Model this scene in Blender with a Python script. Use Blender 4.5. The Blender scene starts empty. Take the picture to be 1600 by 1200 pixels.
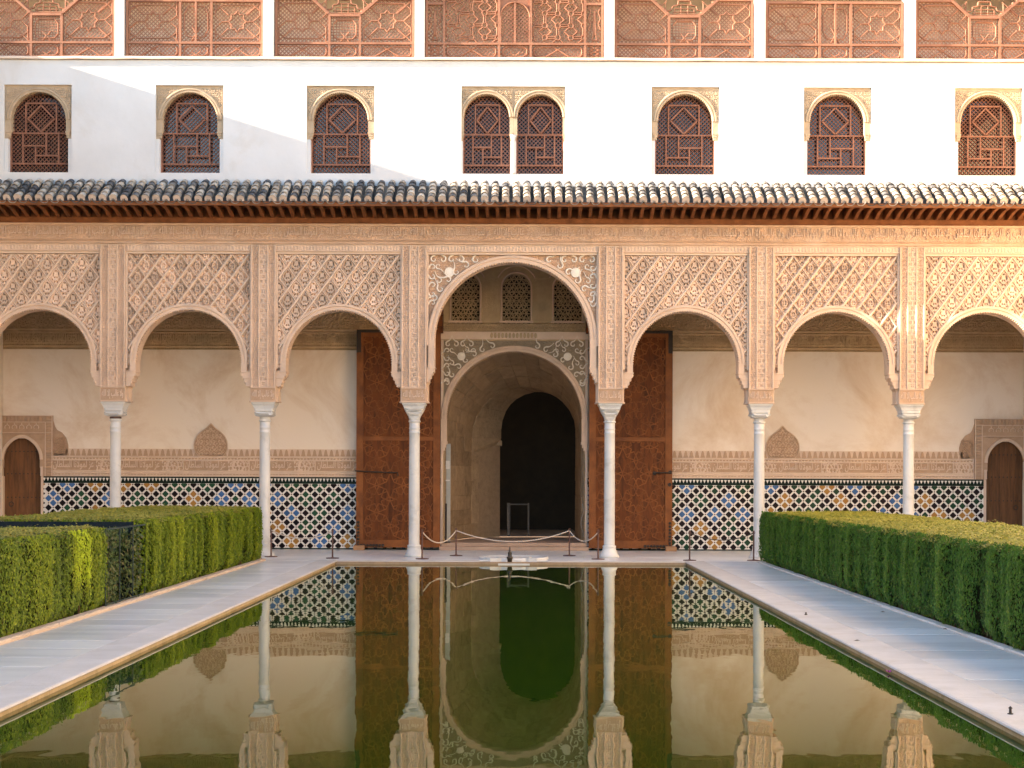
import bpy, math, random
import numpy as np
from mathutils import Vector, Matrix

random.seed(7)
rng = np.random.default_rng(7)
PI = math.pi
R = math.radians
S = bpy.context.scene
C = S.collection

# ------------------------------------------------------------------ camera, sky, sun, exposure
CX, CZ, FPX = 0.2, 1.62, 2356.0            # camera x, eye height, focal length in photo pixels (1600 wide)
VPX, VPY = 815.0, 748.0                     # where the photo's lines of depth meet
cam = bpy.data.cameras.new('camera')
cam.sensor_width = 36.0
cam.lens = FPX / 1600.0 * 36.0
cam.shift_x = (800.0 - VPX) / 1600.0
cam.shift_y = (VPY - 600.0) / 1600.0
cam.clip_end = 500.0
camo = bpy.data.objects.new('camera', cam)
camo.location = (CX, 0.0, CZ)
camo.rotation_euler = (R(90), R(-0.20), 0)
C.objects.link(camo)
S.camera = camo

SUN_D = Vector((8.0, 1.0, -2.51)).normalized()      # direction the sunlight travels
SUN_EL = math.asin(-SUN_D.z)
SUN_AZ = math.atan2(-SUN_D.x, -SUN_D.y)
world = bpy.data.worlds.new('World')
S.world = world
world.use_nodes = True
wn = world.node_tree
sky = wn.nodes.new('ShaderNodeTexSky')
sky.sky_type = 'NISHITA'
sky.sun_disc = False
sky.sun_elevation = SUN_EL
sky.sun_rotation = SUN_AZ % (2 * PI)
bg = wn.nodes['Background']
bg.inputs['Strength'].default_value = 0.115
wn.links.new(sky.outputs[0], bg.inputs[0])
sun = bpy.data.lights.new('sun', 'SUN')
sun.energy = 5.0
sun.angle = R(0.55)
sun.color = (1.0, 0.84, 0.66)
suno = bpy.data.objects.new('sun', sun)
suno.rotation_euler = SUN_D.to_track_quat('-Z', 'Y').to_euler()
suno.location = (-20, 0, 30)
C.objects.link(suno)
vs = S.view_settings
vs.view_transform = 'Standard'
vs.look = 'None'
vs.exposure = 2.55
vs.gamma = 1.0
vs.use_curve_mapping = False
S.cycles.max_bounces = 8
S.cycles.diffuse_bounces = 5

# ------------------------------------------------------------------ helpers
def PX(px, D): return CX + (px - VPX) * D / FPX
def PZ(py, D, px=VPX): return CZ + (VPY - (py - (px - VPX) * 0.0035)) * D / FPX

class MB:
    def __init__(s): s.v = []; s.f = []
    def add(s, vs_, fs):
        b = len(s.v); s.v += [tuple(p) for p in vs_]; s.f += [tuple(i + b for i in f) for f in fs]
    def box(s, x0, x1, y0, y1, z0, z1):
        s.add([(x0,y0,z0),(x1,y0,z0),(x1,y1,z0),(x0,y1,z0),(x0,y0,z1),(x1,y0,z1),(x1,y1,z1),(x0,y1,z1)],
              [(0,3,2,1),(4,5,6,7),(0,1,5,4),(1,2,6,5),(2,3,7,6),(3,0,4,7)])
    def cbox(s, x0, x1, y0, y1, z0, z1, c=0.006):     # box with chamfered top and front edges
        s.loft([[(x0,y0+c,z0),(x1,y0+c,z0),(x1,y1,z0),(x0,y1,z0)]] +
               [[(x0+a,y0+a+b,z),(x1-a,y0+a+b,z),(x1-a,y1-a,z),(x0+a,y1-a,z)] for a,b,z in ((0,0,z0+c),(0,0,z1-c),(c,0,z1))])
    def poly(s, pts, y0, y1, back=True):               # (x,z) outline, counter-clockwise seen from -Y, extruded y0 (front) to y1
        n = len(pts)
        s.add([(x,y0,z) for x,z in pts] + [(x,y1,z) for x,z in pts],
              [tuple(range(n))] + ([tuple(range(2*n-1,n-1,-1))] if back else []) +
              [(i, n+i, n+(i+1)%n, (i+1)%n) for i in range(n)])
    def bar(s, p, q, w, y0, y1):                       # flat bar in an XZ plane
        dx, dz = q[0]-p[0], q[1]-p[1]; l = math.hypot(dx, dz)
        if l < 1e-5: return
        nx, nz = -dz/l*w/2, dx/l*w/2
        s.poly([(p[0]-nx,p[1]-nz),(q[0]-nx,q[1]-nz),(q[0]+nx,q[1]+nz),(p[0]+nx,p[1]+nz)], y0, y1, back=False)
    def ridge(s, p, q, w, yb, yf):                     # strap with a rounded (three-facet) front
        dx, dz = q[0]-p[0], q[1]-p[1]; l = math.hypot(dx, dz)
        if l < 1e-5: return
        nx, nz = -dz/l*w/2, dx/l*w/2
        pr = [(-1,yb),(-0.9,yf+(yb-yf)*.35),(-0.4,yf),(0.4,yf),(0.9,yf+(yb-yf)*.35),(1,yb)]
        vs_ = [(p[0]+nx*k, y, p[1]+nz*k) for k,y in pr] + [(q[0]+nx*k, y, q[1]+nz*k) for k,y in pr]
        s.add(vs_, [(i,i+6,i+7,i+1) for i in range(5)] + [(0,1,2,3,4,5),(11,10,9,8,7,6)])
    def path(s, pts, w, yb, yf, closed=False):
        n = len(pts)
        for i in range(n if closed else n-1): s.ridge(pts[i], pts[(i+1)%n], w, yb, yf)
    def loft(s, rings, cap0=True, cap1=True):
        n = len(rings[0]); b = len(s.v)
        for r in rings: s.v += [tuple(p) for p in r]
        for k in range(len(rings)-1):
            o = b+k*n
            for i in range(n): s.f.append((o+i, o+(i+1)%n, o+n+(i+1)%n, o+n+i))
        if cap0: s.f.append(tuple(b+i for i in range(n-1,-1,-1)))
        if cap1: s.f.append(tuple(b+(len(rings)-1)*n+i for i in range(n)))
    def lathe(s, prof, cx, cy, n=24, cap0=True, cap1=True):
        s.loft([[(cx+r*math.cos(2*PI*i/n), cy+r*math.sin(2*PI*i/n), z) for i in range(n)] for r,z in prof], cap0, cap1)
    def tube(s, pts, r, n=8):
        pts = [Vector(p) for p in pts]; rings = []
        for i,p in enumerate(pts):
            t = (pts[min(i+1,len(pts)-1)]-pts[max(i-1,0)]).normalized()
            u = t.cross(Vector((0.31,0.2,1)) if abs(t.z)<.9 else Vector((1,0,0))).normalized(); w = t.cross(u)
            rr = r[i] if isinstance(r,(list,tuple)) else r
            rings.append([p+(u*math.cos(2*PI*k/n)+w*math.sin(2*PI*k/n))*rr for k in range(n)])
        s.loft(rings)
    def grid(s, X, Y, Z):                              # 2-D arrays of points
        m, n = X.shape; b = len(s.v)
        s.v += list(zip(X.ravel().tolist(), Y.ravel().tolist(), Z.ravel().tolist()))
        for j in range(m-1):
            for i in range(n-1): s.f.append((b+j*n+i, b+j*n+i+1, b+(j+1)*n+i+1, b+(j+1)*n+i))
    def mesh(s, name, mat, smooth=False):
        me = bpy.data.meshes.new(name); me.from_pydata(s.v, [], s.f)
        if mat: me.materials.append(mat)
        if smooth: me.polygons.foreach_set('use_smooth', [True]*len(me.polygons))
        me.update(); return me
    def build(s, name, mat, parent=None, smooth=False, loc=None):
        return link(name, s.mesh(name, mat, smooth), parent, loc)

ORG = {}
def link(name, me, parent=None, loc=None):
    o = bpy.data.objects.new(name, me); C.objects.link(o)
    if loc is not None: o.location = loc
    if parent is not None:
        o.parent = parent
        o.matrix_parent_inverse = Matrix.Translation(-ORG.get(parent.name, Vector((0,0,0))))
    ORG[o.name] = (Vector(loc) if loc is not None else Vector((0,0,0)))
    return o
def thing(name, label, cat, loc=(0,0,0), group=None):
    o = link(name, None, None, loc); return tag(o, label, cat, group)
def tag(o, label=None, cat=None, group=None, kind=None):
    if label: o['label'] = label
    if cat: o['category'] = cat
    if group: o['group'] = group
    if kind: o['kind'] = kind
    return o

def clipseg(p, q, poly):                               # clip a segment to a convex ccw outline
    t0, t1 = 0.0, 1.0; dx, dz = q[0]-p[0], q[1]-p[1]; n = len(poly)
    for i in range(n):
        ax, az = poly[i]; bx, bz = poly[(i+1)%n]
        ex, ez = bx-ax, bz-az
        num = ex*(p[1]-az)-ez*(p[0]-ax); den = ex*dz-ez*dx
        if abs(den) < 1e-12:
            if num < 0: return None
            continue
        t = -num/den
        if den > 0: t0 = max(t0, t)
        else: t1 = min(t1, t)
        if t0 >= t1: return None
    return ((p[0]+dx*t0, p[1]+dz*t0), (p[0]+dx*t1, p[1]+dz*t1))
def rect(x0, x1, z0, z1): return [(x0,z0),(x1,z0),(x1,z1),(x0,z1)]
def lattice(mb, poly, pitch, w, y0, y1, ang=45.0):     # two families of crossing laths, one just behind the other
    xs = [p[0] for p in poly]; zs = [p[1] for p in poly]
    cx, cz = (min(xs)+max(xs))/2, (min(zs)+max(zs))/2
    rad = math.hypot(max(xs)-min(xs), max(zs)-min(zs))/2+pitch
    for k, a in enumerate((ang, ang+90)):
        ux, uz = math.cos(R(a)), math.sin(R(a)); n = int(rad/pitch)+1
        for i in range(-n, n+1):
            ox, oz = cx-uz*i*pitch, cz+ux*i*pitch
            s = clipseg((ox-ux*rad, oz-uz*rad), (ox+ux*rad, oz+uz*rad), poly)
            if s: mb.bar(s[0], s[1], w, y0+0.003*k, y1)
def arch_pts(cx, hw, zs, n=24, a0=0.0, a1=180.0, rz=None):
    rz = rz or hw
    return [(cx+hw*math.cos(R(a0+(a1-a0)*i/n)), zs+rz*math.sin(R(a0+(a1-a0)*i/n))) for i in range(n+1)]

# ---- carved relief (height functions on arrays, 0..1)
def sharp(v, k=3.0): return 0.5+0.5*np.tanh(k*v)
def rosette(x, z, p, petals=6, q=2.1):
    row = np.floor(z/p); xs = x+(row % 2)*p/2
    dx = (xs/p-np.floor(xs/p)-.5)*p; dz = (z/p-np.floor(z/p)-.5)*p
    r = np.hypot(dx, dz)/p; th = np.arctan2(dz, dx)
    return sharp(np.cos(2*PI*q*r+1.2*np.cos(petals*th))+.15)
def vine(x, z, p):
    sx = x/p; row = np.floor(z/p)
    dx = (sx-np.floor(sx)-.5); dz = (z/p-row-.5)
    sgn = np.where((np.floor(sx)+row) % 2 == 0, 1.0, -1.0)
    r = np.hypot(dx, dz); th = np.arctan2(dz, dx*sgn)
    a = sharp(np.cos(th-r*17.0+.6)+.1, 3.5)
    b = sharp(np.cos(5*np.arctan2(np.abs(dz)-.5, np.abs(dx)-.5)+22*np.hypot(np.abs(dx)-.5, np.abs(dz)-.5)), 3)
    return np.where(r < .43, a, b)
def relief(mb, x0, x1, z0, z1, y, amp, fn, step):      # carved sheet: y is the deepest level, relief stands out towards -Y
    nx = max(2, int((x1-x0)/step)+1); nz = max(2, int((z1-z0)/step)+1)
    X, Z = np.meshgrid(np.linspace(x0, x1, nx), np.linspace(z0, z1, nz))
    mb.grid(X, y-amp*fn(X, Z), Z)

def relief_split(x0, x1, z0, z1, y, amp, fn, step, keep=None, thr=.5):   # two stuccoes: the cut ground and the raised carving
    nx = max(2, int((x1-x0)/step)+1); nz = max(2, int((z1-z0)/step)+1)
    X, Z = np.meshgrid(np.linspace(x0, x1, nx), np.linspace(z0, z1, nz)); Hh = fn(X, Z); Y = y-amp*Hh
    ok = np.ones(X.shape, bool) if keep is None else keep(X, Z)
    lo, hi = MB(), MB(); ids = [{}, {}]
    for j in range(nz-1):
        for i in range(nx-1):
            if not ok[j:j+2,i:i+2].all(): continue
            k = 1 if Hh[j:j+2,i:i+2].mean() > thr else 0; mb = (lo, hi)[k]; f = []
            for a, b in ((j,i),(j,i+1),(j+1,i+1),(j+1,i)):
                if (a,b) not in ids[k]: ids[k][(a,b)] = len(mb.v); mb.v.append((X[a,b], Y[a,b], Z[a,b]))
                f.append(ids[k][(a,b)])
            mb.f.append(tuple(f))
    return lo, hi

# ------------------------------------------------------------------ materials
MATS = {}
def mat(name, c1, c2=None, scale=3.0, rough=0.8, spec=0.3, bump=0.0, bscale=60.0, rand=0.0, metal=0.0, island=False,
        stretch=(1,1,1), c3=None, s3=0.6, t3=(0.5,0.7), detail=6.0, cracks=0.0):
    m = bpy.data.materials.new(name); m.use_nodes = True; MATS[name] = m
    nt = m.node_tree; N = nt.nodes; L = nt.links
    b = N['Principled BSDF']
    b.inputs['Roughness'].default_value = rough
    b.inputs['Specular IOR Level'].default_value = spec
    b.inputs['Metallic'].default_value = metal
    tc = N.new('ShaderNodeTexCoord'); mp = N.new('ShaderNodeMapping'); mp.inputs['Scale'].default_value = stretch
    L.new(tc.outputs['Object'], mp.inputs['Vector'])
    vec = mp.outputs['Vector']
    if rand > 0 and not island:                        # alike pieces that share a mesh get their own patch of the grain
        oi = N.new('ShaderNodeObjectInfo'); ad = N.new('ShaderNodeVectorMath'); ad.operation = 'ADD'
        L.new(vec, ad.inputs[0]); L.new(oi.outputs['Location'], ad.inputs[1]); vec = ad.outputs[0]
    no = N.new('ShaderNodeTexNoise'); no.inputs['Scale'].default_value = scale; no.inputs['Detail'].default_value = detail
    no.inputs['Roughness'].default_value = 0.62
    L.new(vec, no.inputs['Vector'])
    mr = N.new('ShaderNodeMapRange'); mr.inputs[1].default_value = 0.32; mr.inputs[2].default_value = 0.68
    L.new(no.outputs['Fac'], mr.inputs[0])
    mx = N.new('ShaderNodeMix'); mx.data_type = 'RGBA'
    mx.inputs['A'].default_value = (*c1, 1); mx.inputs['B'].default_value = (*(c2 or c1), 1)
    L.new(mr.outputs[0], mx.inputs['Factor'])
    col = mx.outputs['Result']
    if c3:                                             # stains with a shape of their own
        n3 = N.new('ShaderNodeTexNoise'); n3.inputs['Scale'].default_value = s3; n3.inputs['Detail'].default_value = 8
        n3.inputs['Roughness'].default_value = 0.7; n3.inputs['Distortion'].default_value = 0.6
        L.new(vec, n3.inputs['Vector'])
        r3 = N.new('ShaderNodeMapRange'); r3.inputs[1].default_value = t3[0]; r3.inputs[2].default_value = t3[1]
        L.new(n3.outputs['Fac'], r3.inputs[0])
        m3 = N.new('ShaderNodeMix'); m3.data_type = 'RGBA'; m3.inputs['B'].default_value = (*c3, 1)
        L.new(col, m3.inputs['A']); L.new(r3.outputs[0], m3.inputs['Factor']); col = m3.outputs['Result']
    if rand > 0:
        if island:
            oi = N.new('ShaderNodeNewGeometry'); src = oi.outputs['Random Per Island']
        else:
            src = oi.outputs['Random']
        hr = N.new('ShaderNodeMapRange'); hr.inputs[3].default_value = 1-rand; hr.inputs[4].default_value = 1+rand
        L.new(src, hr.inputs[0])
        hs = N.new('ShaderNodeHueSaturation'); L.new(hr.outputs[0], hs.inputs['Value']); L.new(col, hs.inputs['Color'])
        col = hs.outputs[0]
    L.new(col, b.inputs['Base Color'])
    if bump > 0:
        n2 = N.new('ShaderNodeTexNoise'); n2.inputs['Scale'].default_value = bscale; n2.inputs['Detail'].default_value = 5
        L.new(vec, n2.inputs['Vector'])
        bp = N.new('ShaderNodeBump'); bp.inputs['Strength'].default_value = bump; bp.inputs['Distance'].default_value = 0.02
        L.new(n2.outputs['Fac'], bp.inputs['Height']); L.new(bp.outputs[0], b.inputs['Normal'])
    return m

M_WHITE = mat('white_plaster', (.655,.655,.655), (.595,.59,.585), 0.9, .9, .1, .22, 7, c3=(.55,.52,.48), s3=.8, t3=(.55,.80))
M_STUCCO = mat('carved_stucco', (.70,.52,.39), (.60,.44,.325), 2.6, .9, .1, .35, 70, c3=(.50,.37,.28), s3=.9, t3=(.50,.72))
M_STUCCO_P = mat('carved_stucco_piece', (.71,.53,.40), (.61,.445,.33), 5, .9, .1, .35, 80, rand=.20)
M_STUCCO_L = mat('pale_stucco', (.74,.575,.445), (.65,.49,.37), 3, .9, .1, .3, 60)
M_STUCCO_W = mat('window_stucco', (.50,.385,.27), (.39,.295,.20), 5, .9, .1, .3, 60)
M_FRZ = mat('frieze_stucco', (.62,.43,.30), (.52,.355,.24), 2.2, .9, .1, .4, 70, c3=(.68,.53,.41), s3=.8, t3=(.52,.74))
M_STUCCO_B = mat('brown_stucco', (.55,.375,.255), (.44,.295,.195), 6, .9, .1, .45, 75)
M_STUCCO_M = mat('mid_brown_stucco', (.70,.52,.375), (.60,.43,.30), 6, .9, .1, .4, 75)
M_STUCCO_G = mat('ochre_stucco', (.56,.415,.26), (.45,.33,.20), 4, .9, .1, .4, 60)
M_STUCCO_D = mat('grey_brown_stucco', (.36,.285,.20), (.27,.21,.145), 5, .9, .1, .4, 60)
M_SCROLL = mat('white_scroll_stucco', (.84,.77,.67), (.76,.68,.58), 8, .9, .1, .2, 60)
M_WALL = mat('gallery_plaster', (.86,.74,.61), (.85,.745,.645), .45, .92, .08, .12, 14, c3=(.66,.49,.34), s3=.55, t3=(.47,.74))
M_MARBLE = mat('white_marble', (.64,.63,.605), (.54,.535,.525), 2.0, .38, .4, .05, 30, rand=.05, c3=(.42,.405,.38), s3=1.6, t3=(.53,.72))
M_SLAB = mat('marble_slab', (.68,.665,.64), (.57,.56,.545), .8, .30, .5, .05, 8, rand=.12, stretch=(1,4,1), c3=(.44,.43,.42), s3=.8, t3=(.52,.78))
M_FLOOR = mat('gallery_floor_marble', (.76,.755,.74), (.66,.66,.655), 1.2, .30, .5, .05, 8, rand=.07, c3=(.56,.54,.50), s3=.9, t3=(.55,.8))
M_COPING = mat('pool_coping_stone', (.58,.55,.52), (.48,.45,.41), 3, .5, .3, .2, 40, rand=.05, c3=(.44,.38,.30), s3=2.5, t3=(.54,.8))
M_LINE = mat('ochre_waterline_stone', (.48,.37,.24), (.37,.28,.17), 4, .6, .3, .3, 30, rand=.08, c3=(.24,.19,.10), s3=3, t3=(.5,.75))
M_KERB = mat('hedge_kerb_stone', (.62,.50,.39), (.50,.40,.31), 3, .8, .2, .3, 40, rand=.06)
M_DOOR = mat('carved_door_wood', (.185,.055,.012), (.10,.028,.007), 3, .6, .2, .35, 40, stretch=(4,4,.6), c3=(.055,.018,.006), s3=2.6, t3=(.47,.66))
M_DOORR = mat('door_strapwork_wood', (.27,.092,.022), (.13,.040,.010), 2.8, .55, .25, .2, 40)
M_PLANK = mat('old_plank_wood', (.20,.088,.034), (.10,.044,.018), 3, .65, .25, .3, 30, rand=.15, stretch=(6,6,.7))
M_SCREEN = mat('screen_wood', (.35,.168,.105), (.24,.108,.066), 3, .7, .2, .2, 40, stretch=(1,1,1))
M_LATT = mat('window_lattice_wood', (.19,.082,.052), (.13,.054,.034), 4, .7, .2)
M_LATTR = mat('window_rail_wood', (.28,.13,.083), (.21,.092,.058), 4, .7, .2)
M_EAVE = mat('eave_wood', (.23,.085,.03), (.13,.046,.017), 5, .7, .2, .25, 30, rand=.15)
M_IRON = mat('black_iron', (.03,.025,.022), (.05,.035,.025), 20, .6, .3)
M_BRONZE = mat('dark_bronze', (.045,.040,.034), (.07,.055,.04), 20, .4, .5, metal=.6)
M_RUST = mat('rusty_post_paint', (.13,.065,.05), (.09,.045,.035), 30, .6, .3)
M_ROPE = mat('cream_rope', (.62,.53,.44), (.50,.42,.34), 60, .9, .1, .3, 200)
M_STONE = mat('passage_ashlar', (.40,.29,.185), (.30,.215,.135), 6, .9, .1, .9, 16, rand=.14, c3=(.24,.17,.11), s3=3, t3=(.52,.74))
M_MORTAR = mat('passage_mortar', (.36,.26,.17), (.28,.20,.13), 8, .95, .05, .5, 40)
M_STEP = mat('threshold_stone', (.47,.33,.25), (.38,.27,.20), 5, .7, .2, .2, 30)
M_DARK = mat('unlit_interior', (.035,.03,.026), (.05,.04,.03), 3, .95, .05)  # near-black base colour stands in for the missing light indoors
M_CEIL = mat('gallery_ceiling_wood', (.30,.20,.13), (.22,.15,.09), 6, .8, .1)
def tilemat(name, island, ramp):
    m = mat(name, (.5,.5,.5), (.4,.4,.4), 9, .85, .15, .4, 40, rand=.2, island=island)
    nt = m.node_tree; N = nt.nodes; L = nt.links; b = N['Principled BSDF']
    src = [n for n in N if n.type == ('NEW_GEOMETRY' if island else 'OBJECT_INFO')][0].outputs['Random Per Island' if island else 'Random']
    no = N.new('ShaderNodeTexNoise'); no.inputs['Scale'].default_value = 7; no.inputs['Detail'].default_value = 6
    vec = [n for n in N if n.type == 'TEX_NOISE'][0].inputs['Vector'].links[0].from_socket; L.new(vec, no.inputs['Vector'])
    ma = N.new('ShaderNodeMath'); ma.operation = 'MULTIPLY_ADD'; ma.inputs[1].default_value = 1.3; ma.inputs[2].default_value = -.65; L.new(no.outputs['Fac'], ma.inputs[0])
    ad = N.new('ShaderNodeMath'); L.new(ma.outputs[0], ad.inputs[0]); L.new(src, ad.inputs[1])
    cr = N.new('ShaderNodeValToRGB'); e = cr.color_ramp.elements; e[0].position, e[0].color = ramp[0][0], (*ramp[0][1],1); e[1].position, e[1].color = ramp[-1][0], (*ramp[-1][1],1)
    for p_, c_ in ramp[1:-1]: e.new(p_).color = (*c_,1)
    L.new(ad.outputs[0], cr.inputs[0]); L.new(cr.outputs[0], b.inputs['Base Color']); return m
TR = [(0,(.085,.085,.09)),(.25,(.17,.16,.15)),(.5,(.34,.295,.24)),(.75,(.47,.40,.32)),(1,(.56,.49,.40))]
M_TERRA = tilemat('weathered_roof_tile', False, TR); M_TERRA_S = tilemat('weathered_roof_tile_row', True, TR)
M_PAN = tilemat('channel_roof_tile', True, [(0,(.06,.06,.06)),(.5,(.16,.14,.12)),(1,(.34,.29,.24))])
M_MORT_END = mat('tile_end_mortar', (.64,.52,.44), (.52,.42,.36), 9, .9, .1, .3, 40, rand=.10)
M_ZW = mat('white_glaze', (.80,.76,.70), (.70,.66,.60), 12, .4, .3, .08, 40)
M_ZK = mat('black_glaze', (.007,.004,.006), (.014,.007,.008), 8, .4, .12, rand=.4)
M_ZD = mat('dark_border_glaze', (.005,.014,.010), (.008,.02,.013), 8, .4, .12)
M_ZB = mat('blue_glaze', (.035,.095,.25), (.055,.14,.31), 8, .35, .25, rand=.25)
M_ZG = mat('green_glaze', (.008,.045,.020), (.014,.065,.03), 8, .35, .2, rand=.3)
M_ZO = mat('ochre_glaze', (.40,.205,.040), (.32,.15,.035), 8, .35, .25, rand=.2)
M_ZR = mat('small_dark_glaze', (.05,.02,.02), (.16,.06,.03), 40, .25, .5, island=True, rand=.4)
M_NET = mat('dark_shade_net', (.018,.028,.040), (.010,.018,.026), 40, .8, .1, .4, 150)
M_RAIL = mat('dark_green_rail', (.03,.05,.045), (.02,.035,.03), 20, .5, .3)
M_STEEL = mat('dull_steel', (.13,.12,.11), (.09,.085,.08), 20, .6, .3, metal=.3)
M_SOIL = mat('bed_soil', (.09,.06,.04), (.06,.04,.025), 12, .95, .05, .6, 40)
M_COURT = mat('court_side_wall_plaster', (.80,.635,.43), (.74,.57,.37), .8, .9, .1, .1, 10)
M_PINK = mat('pink_blossom', (.50,.06,.34), (.38,.04,.26), 60, .6, .2)
M_DRY = mat('dry_leaf', (.05,.05,.025), (.08,.05,.02), 60, .8, .1)
M_CABLE = mat('pale_cable', (.45,.42,.38), (.38,.36,.32), 30, .6, .2)
M_PANEL = mat('grey_blue_board', (.40,.42,.41), (.34,.36,.36), 12, .6, .3)

m = bpy.data.materials.new('window_glass'); m.use_nodes = True; M_GLASS = m
b = m.node_tree.nodes['Principled BSDF']; b.inputs['Base Color'].default_value = (.012,.014,.02,1); b.inputs['Roughness'].default_value = .04
b.inputs['IOR'].default_value = 1.7

# water: dark green pool under a mirror that strengthens towards grazing view
m = bpy.data.materials.new('pool_water'); m.use_nodes = True; M_WATER = m
nt = m.node_tree; N = nt.nodes; L = nt.links
for n_ in list(N):
    if n_.type != 'OUTPUT_MATERIAL': N.remove(n_)
out = [n_ for n_ in N if n_.type == 'OUTPUT_MATERIAL'][0]
df = N.new('ShaderNodeBsdfDiffuse'); df.inputs['Color'].default_value = (.018,.042,.003,1)
gl = N.new('ShaderNodeBsdfGlossy'); gl.inputs['Roughness'].default_value = .012; gl.inputs['Color'].default_value = (1.0,.99,.90,1)
fr = N.new('ShaderNodeFresnel'); fr.inputs['IOR'].default_value = 2.0
tc = N.new('ShaderNodeTexCoord'); mp = N.new('ShaderNodeMapping'); mp.inputs['Scale'].default_value = (1.1,.5,1)
no = N.new('ShaderNodeTexNoise'); no.inputs['Scale'].default_value = 1.6; no.inputs['Detail'].default_value = 3
bp = N.new('ShaderNodeBump'); bp.inputs['Strength'].default_value = .18; bp.inputs['Distance'].default_value = .012
L.new(tc.outputs['Object'], mp.inputs[0]); L.new(mp.outputs[0], no.inputs['Vector']); L.new(no.outputs['Fac'], bp.inputs['Height'])
L.new(bp.outputs[0], gl.inputs['Normal'])
mxs = N.new('ShaderNodeMixShader'); L.new(fr.outputs[0], mxs.inputs[0]); L.new(df.outputs[0], mxs.inputs[1]); L.new(gl.outputs[0], mxs.inputs[2])
L.new(mxs.outputs[0], out.inputs['Surface'])

def leafmat(name, stops):
    m = bpy.data.materials.new(name); m.use_nodes = True
    nt = m.node_tree; N = nt.nodes; L = nt.links
    b = N['Principled BSDF']; out = [n_ for n_ in N if n_.type == 'OUTPUT_MATERIAL'][0]
    at = N.new('ShaderNodeAttribute'); at.attribute_name = 'tone'
    cr = N.new('ShaderNodeValToRGB'); e = cr.color_ramp.elements
    e[0].position, e[0].color = stops[0][0], (*stops[0][1], 1); e[1].position, e[1].color = stops[-1][0], (*stops[-1][1], 1)
    for p_, c_ in stops[1:-1]:
        k = e.new(p_); k.color = (*c_, 1)
    L.new(at.outputs['Fac'], cr.inputs[0]); L.new(cr.outputs[0], b.inputs['Base Color'])
    b.inputs['Roughness'].default_value = .5; b.inputs['Specular IOR Level'].default_value = .25
    tr = N.new('ShaderNodeBsdfTranslucent'); L.new(cr.outputs[0], tr.inputs[0])
    mx = N.new('ShaderNodeMixShader'); mx.inputs[0].default_value = .22
    L.new(b.outputs[0], mx.inputs[1]); L.new(tr.outputs[0], mx.inputs[2]); L.new(mx.outputs[0], out.inputs['Surface'])
    return m
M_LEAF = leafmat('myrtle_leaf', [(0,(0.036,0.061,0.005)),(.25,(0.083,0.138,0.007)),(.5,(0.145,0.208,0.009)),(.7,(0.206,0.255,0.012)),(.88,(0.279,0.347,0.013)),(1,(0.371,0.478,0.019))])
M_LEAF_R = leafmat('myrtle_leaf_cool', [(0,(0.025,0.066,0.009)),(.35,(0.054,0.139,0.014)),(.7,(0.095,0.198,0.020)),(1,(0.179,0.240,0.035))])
M_LEAF_T = leafmat('clipped_top_leaf', [(0,(0.096,0.118,0.010)),(.4,(0.212,0.216,0.019)),(.7,(0.317,0.273,0.038)),(1,(0.404,0.372,0.057))])  # olive-tan clipped tops; the wall's bounced light is added into this paler yellow
M_LEAF_D = leafmat('dry_dark_leaf', [(0,(.025,.042,.014)),(.5,(.075,.115,.030)),(1,(.22,.17,.08))])
M_CORE = mat('hedge_twig_core', (.018,.024,.009), (.03,.03,.014), 10, .95, .05)

# ------------------------------------------------------------------ levels and planes
YA = 31.0            # front face of the arcade
YB = 31.46           # its back face
YW = 34.3            # gallery back wall
YP = 29.85           # far edge of the pool
WATER = -0.065
PIERS = [-11.31, -8.215, -5.12, -2.022, 2.022, 5.12, 8.215, 11.31]
PH = 0.256           # half width of a pier
ZCAP = 3.18; ZPAN = 6.275; ZFR = 6.42; ZFT = 6.86; ZROOF = 7.69; ZLEDGE = 10.20
EXT = 11.72          # half width of the court

# ------------------------------------------------------------------ ground, pool, paths
g = MB(); g.box(-60, 60, -60, 90, -1.9, -1.2)
tag(g.build('ground', M_SOIL), kind='structure')
g = MB(); g.box(-3.6, 3.6, -6, YP+.08, -1.1, WATER)
tag(g.build('pool_water', M_WATER), 'still green pool water mirroring the arcade', kind='structure')

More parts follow.
